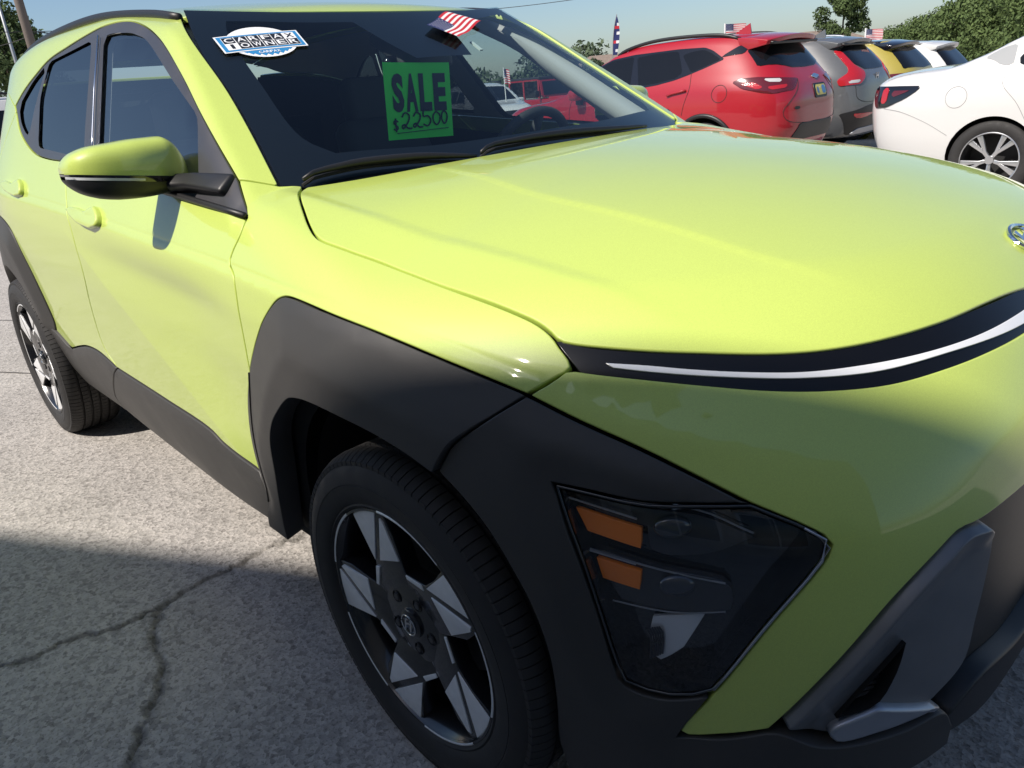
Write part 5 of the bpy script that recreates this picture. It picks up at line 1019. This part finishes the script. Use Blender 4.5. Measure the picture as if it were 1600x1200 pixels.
panel('rear_window',Lp([(-.35,.62,1.12),(-.42,0,1.13),(-.35,-.62,1.12),(.28,-.52,1.37),(.36,0,1.40),(.28,.52,1.37)]),(.4,0,-.9),SED,GLASSD,sd,h=.06,off=.004,gap=0,rim=.006,bev=.001,margin=.3)
panel('windscreen',Lp([(1.75,.52,1.34),(1.7,0,1.38),(1.75,-.52,1.34),(2.42,-.66,1.03),(2.5,0,1.04),(2.42,.66,1.03)]),(-.5,0,-.85),SED,GLASSD,sd,h=.06,off=.004,gap=0,rim=.006,bev=.001,margin=.3)
# ---- red off-roader with upright cabin
jp=empty('red_offroader',(-21.14,20.88,-.475),-.202,'red boxy off-roader with upright windows, seen through the lime car\'s windshield','car')
b=MB(); b.box((1.3,0,.80),(3.0,1.5,.62)); b.build('body',REDP,jp,bevel=.06)
b=MB(); b.box((2.55,0,1.08),(1.15,1.35,.22)); b.build('hood',REDP,jp,bevel=.05)
for s in (-1,1):
    for x in (-.55,.45,1.45): MB().box((x,s*.70,1.45),(.09,.06,.66)).build('door_pillar',REDP,jp,bevel=.01)
    for x0,x1 in ((-.5,.4),(.5,1.4)): MB().box(((x0+x1)/2,s*.70,1.44),(x1-x0-.02,.03,.58)).build('side_window',GLASSD,jp); MB().box(((x0+x1)/2,s*.705,1.77),(x1-x0+.02,.05,.05)).build('window_rail',REDP,jp)
    for ax in (0,2.5): car_wheel(jp,(ax,s*.76,.40),'five',-1 if s<0 else 1); MB().lathe([(.52,s*.62),(.52,s*.90),(.50,s*.90)],20,'y',(ax,0,.40),.1,math.pi-.1).build('fender_flare',BLK,jp)
    b=MB(); b.box((1.62,s*.92,1.30),(.10,.18,.22)); b.build('door_mirror',BLK,jp,bevel=.03)
b=MB(); b.box((.45,0,1.83),(2.15,1.46,.10)); b.build('hard_top',mat('hardtop_black',(.02,.02,.022),.6),jp,bevel=.03)
b=MB(); b.box((1.56,0,1.46),(.05,1.40,.62),Matrix.Rotation(-.22,3,'Y')); b.build('windscreen_frame',REDP,jp,bevel=.01)
b=MB(); b.box((1.59,0,1.47),(.05,1.22,.48),Matrix.Rotation(-.22,3,'Y')); b.build('windscreen',GLASSD,jp)
b=MB(); b.box((3.14,0,.92),(.08,1.2,.44)); b.build('front_grille',BLK,jp,bevel=.02)
b=MB(); b.box((3.28,0,.58),(.22,1.5,.20)); b.build('front_bumper',BLK,jp,bevel=.04)
for s in (-1,1): MB().lathe([(0,.05),(.09,.04),(.10,0)],20,'z').build('head_lamp',mat('headlamp_glass',(.3,.32,.34),.08),jp).matrix_local=Matrix.Translation((3.17,s*.42,.98))@Matrix.Rotation(math.pi/2,4,'Y')

# ------------------------------------------------------------ trees, hedge, houses, poles
def leafmat(name,c0,c1):
    m=mat(name,c0,.75); n=m.node_tree.nodes; l=m.node_tree.links; b=n['Principled BSDF']
    a=n.new('ShaderNodeAttribute'); a.attribute_name='tone'; r=n.new('ShaderNodeValToRGB'); r.color_ramp.elements[0].color=(*c0,1); r.color_ramp.elements[1].color=(*c1,1)
    l.new(a.outputs['Fac'],r.inputs[0]); l.new(r.outputs[0],b.inputs['Base Color']); b.inputs['Specular IOR Level'].default_value=.25
    return m
BARK=mat('bark',(.10,.075,.055),.9,bump=(30,.6,.02))
LEAFA=leafmat('oak_leaves',(.035,.055,.018),(.085,.125,.040)); LEAFB=leafmat('cedar_leaves',(.045,.075,.022),(.11,.155,.05)); LEAFC=leafmat('far_leaves',(.05,.075,.04),(.09,.12,.065))
def leaves(name,centers,radii,n,size,m,parent=None,seed=0,flat=.8):
    r=np.random.default_rng(seed);k=r.choice(len(centers),n,p=radii**2/np.sum(radii**2))
    d=r.normal(size=(n,3));d/=np.linalg.norm(d,axis=1,keepdims=True);rad=radii[k]*r.uniform(.35,1.05,n)**.5
    P=centers[k]+d*rad[:,None]*[1,1,flat]
    a=d+r.normal(0,.55,(n,3));a/=np.linalg.norm(a,axis=1,keepdims=True);t=np.cross(a,r.normal(size=(n,3)));t/=np.linalg.norm(t,axis=1,keepdims=True);b=np.cross(a,t)
    s=size*r.uniform(.6,1.4,n)[:,None];V=np.stack([P-t*s,P-b*s*.55,P+t*s,P+b*s*.55],1).reshape(-1,3)
    me=bpy.data.meshes.new(name);me.vertices.add(4*n);me.vertices.foreach_set('co',V.astype(np.float32).ravel());me.loops.add(4*n);me.loops.foreach_set('vertex_index',np.arange(4*n,dtype=np.int32));me.polygons.add(n);me.polygons.foreach_set('loop_start',np.arange(0,4*n,4,dtype=np.int32));me.update(calc_edges=True)
    at=me.attributes.new('tone','FLOAT','FACE');at.data.foreach_set('value',np.clip(r.normal(.5,.22,n)+.25*(r.random(len(centers))[k]-.5),0,1).astype(np.float32))
    return link(name,me,m,parent)
def tree(name,label,loc,h,cr,n,size,m,seed,group=None,low=.25,clumps=26,cone=False):
    r=np.random.default_rng(seed);t=empty(name,loc,0,label,'tree',group)
    b=MB();b.tube([(0,0,0),(.03*h*.1,0,h*.3),(.0,.02*h,h*.62)],[.035*h,.026*h,.012*h],9)
    C=[]
    for i in range(clumps):
        z=h*(low+(1-low)*r.random()**.9);k=(z/h-low)/(1-low);w=cr*((1-k)**.75+.12 if cone else math.sqrt(max(.05,1-(2*k-.85)**2/1.4)))
        a=r.random()*6.283;q=w*r.uniform(.3,.85);C.append((q*math.cos(a),q*math.sin(a),min(z,h*.93)))
    C=np.array(C)
    for c in C[:7]: b.tube([(0,.01*h,h*.35),tuple(c*[.5,.5,.85]),tuple(c)],[.012*h,.008*h,.004*h],6)
    b.build('trunk',BARK,t,smooth=True)
    leaves('crown',C,r.uniform(.24,.42,len(C))*cr*(1.0 if not cone else .8),n,size,m,t,seed)
    return t
CAMP=np.array([1.0145,-1.4736,1.2544])
def along(px,py,dist):      # a point on the lot in the direction of a known bearing
    d=np.array(D_)+((px-800)*np.array(R_)-(py-600)*np.array(U_))/1179.18;d/=np.linalg.norm(d[:2]);return CAMP+d*dist
def gpt(px,dist):
    p=along(px,100,dist);return (p[0],p[1],float(gz(p[0],p[1])))
LB=['first, farthest','second','third','fourth','fifth','sixth','nearest']
for i,(px,ds,hh) in enumerate(((1352,74,2.2),(1385,68,2.6),(1420,62,2.9),(1455,56,3.1),(1492,50,3.3),(1535,45,3.7),(1590,40,4.1),(1650,36,4.5))):
    lab=['lowest, farthest evergreen at the left end of the hedge row','evergreen second from the left end of the hedge row','evergreen third from the left end of the hedge row','evergreen fourth from the left in the hedge row','evergreen fifth from the left in the hedge row','evergreen sixth from the left, above the white sedan\'s trunk','tall evergreen of the hedge row above the white sedan\'s roof','evergreen of the hedge row cut by the right edge'][i]
    tree('evergreen_tree',lab,gpt(px,ds),hh,2.6,15000,.075,LEAFB,40+i,'evergreens in the hedge row',low=.03,clumps=44)
tree('broadleaf_tree','round green tree standing above the silver SUV\'s roof',gpt(1312,58),5.4,1.7,9000,.09,LEAFA,3,low=.35)
tree('broadleaf_tree','dark green tree at the far left beside the lamp post',gpt(4,52),7.6,3.6,12000,.12,LEAFA,5,low=.2)
tree('broadleaf_tree','small tree crown showing just over the red SUV\'s roof rail',gpt(1038,85),3.3,1.8,3500,.12,LEAFC,8,low=.3)
tree('broadleaf_tree','small round bush left of the feather flag',gpt(925,80),3.3,1.2,2500,.12,LEAFC,9,low=.2)
# far wood seen through the windshield: one mass
r=np.random.default_rng(11);C=[]
for i in range(170):
    px=r.uniform(560,1000);ds=r.uniform(95,125);p=gpt(px,ds);hgt=(3.4+1.5*math.sin(px*.03)+1.3*math.sin(px*.083+1)+r.uniform(-.6,.8))*.95
    for k in range(3): C.append((p[0]+r.normal(0,1),p[1]+r.normal(0,1),p[2]+hgt*(k+.7)/3.2))
tag(leaves('far_woods',np.array(C),np.random.default_rng(2).uniform(1.0,1.9,len(C)),22000,.28,LEAFC,None,12),'distant green tree line seen through the windshield','woods',kind='stuff')
# houses
def house(label,px,ds,wd,dp,eave,ridge,rot,gr=None):
    p=gpt(px,ds);h=empty('house',p,rot,label,'house')
    MB().box((0,0,eave/2),(wd,dp,eave)).build('wall',mat('house_brick',(.26,.17,.13),.9,noise=(3,.15)),h)
    V=[(-wd/2-.4,-dp/2-.4,eave),(wd/2+.4,-dp/2-.4,eave),(wd/2+.4,dp/2+.4,eave),(-wd/2-.4,dp/2+.4,eave),(-wd/2+dp*.35,0,ridge),(wd/2-dp*.35,0,ridge)]
    MB().add(V,[(0,1,5,4),(1,2,5),(2,3,4,5),(3,0,4),(0,3,2,1)]).build('roof',mat('shingle_roof',(.20,.155,.125),.95,noise=(4,.2),bump=(12,.4,.02)),h)
    for k in (-.28,.22):
        wn=MB().box((wd*k,-dp/2-.01,eave*.55),(1.3,.08,1.2)).build('window',GLASSD,h)
    return h
house('brown roofed house behind the round green tree',1255,92,13,9,2.2,4.1,.75)
house('brown roofed house beyond the feather flag',968,95,13,9,2.0,3.9,.75)
# poles and wires
POLE=mat('weathered_pole',(.16,.13,.11),.9,bump=(20,.5,.01)); STEEL=mat('galvanised_steel',(.32,.33,.34),.5,metal=.6)
pp=gpt(58,34); up_=empty('utility_pole',pp,0,'tall wooden utility pole rising behind the lime car\'s rear roof','pole')
MB().tube([(0,0,0),(0,0,6),(0,0,12.5)],[.17,.15,.12],12).build('pole_shaft',POLE,up_,smooth=True); MB().box((0,0,11.6),(.12,2.4,.14)).build('crossarm',POLE,up_)
lp=gpt(26,44); lm_=empty('lamp_post',lp,0,'thin grey lamp post with curved arm at the left edge','lamp post')
MB().tube([(0,0,0),(0,0,4),(0,0,8.2)],[.09,.075,.06],10).build('lamp_shaft',STEEL,lm_,smooth=True)
dv=(along(0,40,44)-along(26,40,44)); dv/=np.linalg.norm(dv); MB().tube([(0,0,8.1),tuple(dv*.5+[0,0,8.6]),tuple(dv*1.6+[0,0,8.75])],.045,8).build('lamp_arm',STEEL,lm_,smooth=True); MB().box(tuple(dv*1.9+[0,0,8.72]),(.5,.28,.12)).build('lamp_head',STEEL,lm_,bevel=.03)
def wire(a,b,sag,label,rad=.014):
    a,b=np.array(a),np.array(b); q=[a+(b-a)*t-np.array([0,0,sag*4*t*(1-t)]) for t in np.linspace(0,1,25)]
    tag(MB().tube(q,rad,5).build('power_line',mat('cable',(.03,.03,.03),.6)),label,'cable')
wire(along(-60,78,34),along(58,50,34)+[0,0,0],.15,'power line running left from the utility pole'); wire(along(58,50,34),along(330,40,36),.25,'lower power line running right from the utility pole',.02); wire(along(-40,50,34.2),along(330,22,37),.2,'upper power line crossing behind the utility pole',.012)
wire(along(700,20,40),along(980,-14,40),.1,'power line crossing the sky above the windshield')
# ------------------------------------------------------------ flags
FR=mat('flag_red',(.55,.02,.035),.8); FW=mat('flag_white',(.80,.79,.78),.8); FB=mat('flag_blue',(.02,.03,.12),.8)
def us_flag(name,o,ex,ez,w_,h_,label,pole=None,wave=.03,group=None,seed=0):
    o,ex,ez=[np.array(v,float) for v in (o,ex,ez)];en=np.cross(ex,ez);nx,nz=26,13;root=None
    def pt(u,v,lift=0): return o+ex*u*w_+ez*(v*h_)+en*(wave*math.sin(u*7+v*1.5+seed)*(.3+u)+lift)-np.array([0,0,.10*h_*u*u])
    V=[pt(i/nx,j/nz) for i in range(nx+1) for j in range(nz+1)];F=[];mi=[]
    for i in range(nx):
        for j in range(nz):
            F.append((i*(nz+1)+j,(i+1)*(nz+1)+j,(i+1)*(nz+1)+j+1,i*(nz+1)+j+1)); mi.append(2 if (i<nx*.4 and j>=6) else (0 if j%2==0 else 1))
    me=bpy.data.meshes.new(name);me.from_pydata([tuple(v) for v in V],[],F);me.update()
    for m_ in (FR,FW,FB): me.materials.append(m_)
    me.polygons.foreach_set('material_index',mi)
    fl=link(name,me,None,None,True)
    for side in (1,-1):
        b=MB()
        for r_ in range(9):
            for c in range(6 if r_%2==0 else 5):
                u=.035+.066*c+(0 if r_%2==0 else .033);v=.49+.055*r_;s=.011
                b.add([pt(u-s,v,.002*side),pt(u,v-s*1.6,.002*side),pt(u+s,v,.002*side),pt(u,v+s*1.6,.002*side)],[(0,1,2,3)])
        q=b.build('star_field',FW,fl);q['kind']='stuff'
    if pole is not None: MB().tube(pole,.006 if wave<.02 else .012,8).build('flag_pole',FW,fl)
    return tag(fl,label,'flag',group)
ex=np.array([R_[0],R_[1],0]);ex/=np.linalg.norm(ex);Z=np.array([0,0,1.])
p=along(1133,38,12.6); us_flag('car_flag',p+[0,0,-.17],ex,Z,.30,.17,'small American flag on a white stick above the red SUV\'s roof',[p+[0,0,-.42],p+[0,0,.01]],.025)
p=along(1353,45,14.2); us_flag('car_flag',p+[0,0,-.16],ex,Z,.26,.15,'small American flag on the silver SUV\'s far roof edge',[p+[0,0,-.45],p+[0,0,.01]],.025)
p=along(787,112,20.); us_flag('car_flag',p+[0,0,-.28],ex,Z,.14,.34,'narrow furled American flag between the white SUV and red off-roader',[p+[0,0,-.7],p+[0,0,.1]],.03)
# feather banner
p=along(957,84,30.); ff=empty('feather_flag',(p[0],p[1],float(gz(*p[:2]))),0,'dark blue feather banner rising behind the red SUV','banner'); z0=p[2]-ff.location.z
q=[(0,0,0),tuple(ex*.02+Z*(z0+.2)),tuple(ex*.10+Z*(z0+.9)),tuple(ex*.2+Z*(z0+1.28))]; MB().tube(crom(q,.2),.014,8).build('banner_pole',STEEL,ff)
V=[];n_=14
for i in range(n_+1):
    t=i/n_; l_=ex*(.02+.18*t*t)+Z*(z0-.05+1.33*t); wdt=.22*math.sin(min(1,t*1.0)*math.pi*.62+.75)*(1-t**6); V+=[l_,l_+ex*wdt*.5+np.cross(ex,Z)*.02*math.sin(9*t),l_+ex*wdt]
F=[(3*i+j,3*i+j+1,3*i+4+j,3*i+3+j) for i in range(n_) for j in range(2)]; me=bpy.data.meshes.new('banner_cloth'); me.from_pydata([tuple(v) for v in V],[],F); me.materials.append(FB); me.materials.append(FW); me.materials.append(FR); me.polygons.foreach_set('material_index',[ (1 if (f//2)%3==1 and f%2 else (2 if (f//2)%5==4 else 0)) for f in range(len(F))]); link('banner_cloth',me,None,ff,True)
# flag's reflection at the windshield top, put in as a cloth flag
fo=np.array([wsp(.075,-.86),wsp(.31,-1.0)]); n0=grad(wsurf,fo[:1])[0]; exf=(fo[1]-fo[0]);Lf=np.linalg.norm(exf);exf/=Lf; ezf=np.cross(n0,exf); ezf=ezf if ezf[2]>0 else -ezf
us_flag('flag_reflection',fo[0]+n0*.014-ezf*.035,exf,ezf,.25,.10,'crumpled American flag at the top of the lime car\'s windshield',None,.008,seed=2)
# ------------------------------------------------------------ text helper
def text_mesh(s,bold=0.0):
    cu=bpy.data.curves.new('t','FONT');cu.body=s;cu.offset=bold;cu.resolution_u=3;ob=bpy.data.objects.new('t',cu);COL.objects.link(ob)
    dg=bpy.context.evaluated_depsgraph_get();me=ob.evaluated_get(dg).to_mesh();V=np.array([v.co[:] for v in me.vertices]);F=[tuple(p.vertices) for p in me.polygons];bpy.data.objects.remove(ob);bpy.data.curves.remove(cu)
    mn,mx=V.min(0),V.max(0);V=(V-mn)/np.maximum(mx-mn,1e-6);return V[:,:2],F
def letters(word,x0,y0,w_,h_,place,m,parent,lift,bold=.02,fill=.84,name='letter'):
    cw=w_/len(word)
    for i,ch in enumerate(word):
        if ch==' ': continue
        V,F=text_mesh(ch,bold);wd=fill if ch not in '1I' else fill*.4
        Q=[place(x0+cw*(i+.5+(v[0]-.5)*wd),y0+v[1]*h_,lift) for v in V]; mesh(name,Q,F,m,parent)
# sale sheet hanging behind the glass
A_=np.array([-.79,-.212,1.337]);B_=np.array([-.79,.016,1.343]);Cc=np.array([-.79,.004,1.128]);Dd=np.array([-.79,-.225,1.139])
def sp_(x,y,l=0): return Dd+(Cc-Dd)*x+(A_-Dd)*y+np.array([.0015*l,0,0])+np.array([-.01*math.sin(x*3.1),0,0])
GREEN=mat('neon_green_card',(.06,.90,.08),.6); INK=mat('black_ink',(.010,.012,.03),.6)
V=[sp_(i/8,j/8) for i in range(9) for j in range(9)]; sg=mesh('sale_sign',V,[(i*9+j,(i+1)*9+j,(i+1)*9+j+1,i*9+j+1) for i in range(8) for j in range(8)],GREEN,smooth=True); tag(sg,'neon green SALE card priced $22500 behind the windshield','sign')
letters('SALE',.10,.36,.84,.50,sp_,INK,sg,1,.05,.86)
ST={'$':[[(.9,.8),(.5,.95),(.15,.75),(.5,.52),(.85,.3),(.5,.08),(.1,.2)],[(.5,1.12),(.5,-.1)]],'2':[[(.1,.75),(.4,1.0),(.8,.85),(.75,.55),(.45,.25),(.15,.05),(.05,.2),(.3,.3),(.6,.08),(1.0,.05)]],'5':[[(.9,1.0),(.25,1.0),(.15,.6),(.6,.62),(.9,.35),(.6,.02),(.1,.12)]],'0':[[(.5,1.0),(.15,.75),(.12,.3),(.45,.0),(.8,.25),(.85,.75),(.5,1.0)]]}
for ch,x,w_,y,h_ in (('$',.085,.09,.115,.15),('2',.22,.16,.13,.22),('2',.40,.15,.14,.21),('5',.55,.14,.16,.22),('0',.70,.13,.17,.18),('0',.83,.10,.18,.18)):
    for st in ST[ch]:
        q=crom([np.array([x+a*w_,y+b*h_,0]) for a,b in st],.012); q=[sp_(a[0],a[1],1.5) for a in q]; MB().tube(q,.0022,5).build('pen_stroke',INK,sg)
MB().tube([sp_(.14,.085,1.5),sp_(.93,.12,1.5)],.0011,5).build('pen_stroke',INK,sg)
# round-backed sticker on the glass
K=[np.array(v) for v in STK]
def st_(x,y,l=0):
    p=(K[3]*(1-x)+K[2]*x)*(1-y)+(K[0]*(1-x)+K[1]*x)*y; g=grad(wsurf,p[None])[0]; p=p-g*wsurf(p[None])[0]; return p+g*(.001+.0004*l)
SW=mat('sticker_white',(.78,.80,.82),.4); SBk=mat('sticker_black',(.012,.014,.02),.4); SBl=mat('sticker_blue',(.03,.22,.48),.4)
t=np.linspace(0,2*math.pi,49)[:-1]; V=[st_(.5,.5)]+[st_(.5+.41*math.cos(a),.48+.92*math.sin(a)) for a in t]
sk=mesh('windshield_sticker',V,[(0,1+i,1+(i+1)%48) for i in range(48)],SW); tag(sk,'white and blue one-owner sticker in the windshield\'s upper corner','sticker')
def patch(x0,x1,y0,y1,m_,l,name): return mesh(name,[st_(x0+(x1-x0)*i/6,y,l) for i in range(7) for y in (y0,y1)],[(2*i,2*i+2,2*i+3,2*i+1) for i in range(6)],m_,sk)
V=[];zz=24
for i in range(zz+1):
    a=math.pi*(1.12+.76*i/zz); V+=[st_(.5+.41*math.cos(a)*.93,-.01,1),st_(.5+.41*math.cos(a)*(.93 if i%2 else .88),.48+.92*math.sin(a)*(.80 if i%2 else .93),1)]
mesh('blue_burst',V,[(2*i,2*i+2,2*i+3,2*i+1) for i in range(zz)],SBl,sk)
patch(0,1,0,1,SW,2,'plate_edge'); patch(.02,.98,.05,.95,SBl,3,'plate_border'); patch(.065,.935,.13,.87,SW,4,'plate_field')
cw=.87/6
for i in range(6):
    x=.065+cw*i
    for row,(ch,inv) in enumerate((('CARFAX'[i],i==5),('1OWNER'[i],i==0))):
        y=.515 if row==0 else .15
        if not inv: patch(x+.005,x+cw-.005,y,y+.34,SBk,5,'letter_tile')
        letters(ch,x+.012,y+.045,cw-.024,.25,st_,SBk if inv else SW,sk,6,.012,.82)
letters('CARFAX',.37,-.22,.26,.13,st_,SW,sk,4,.02,.9)
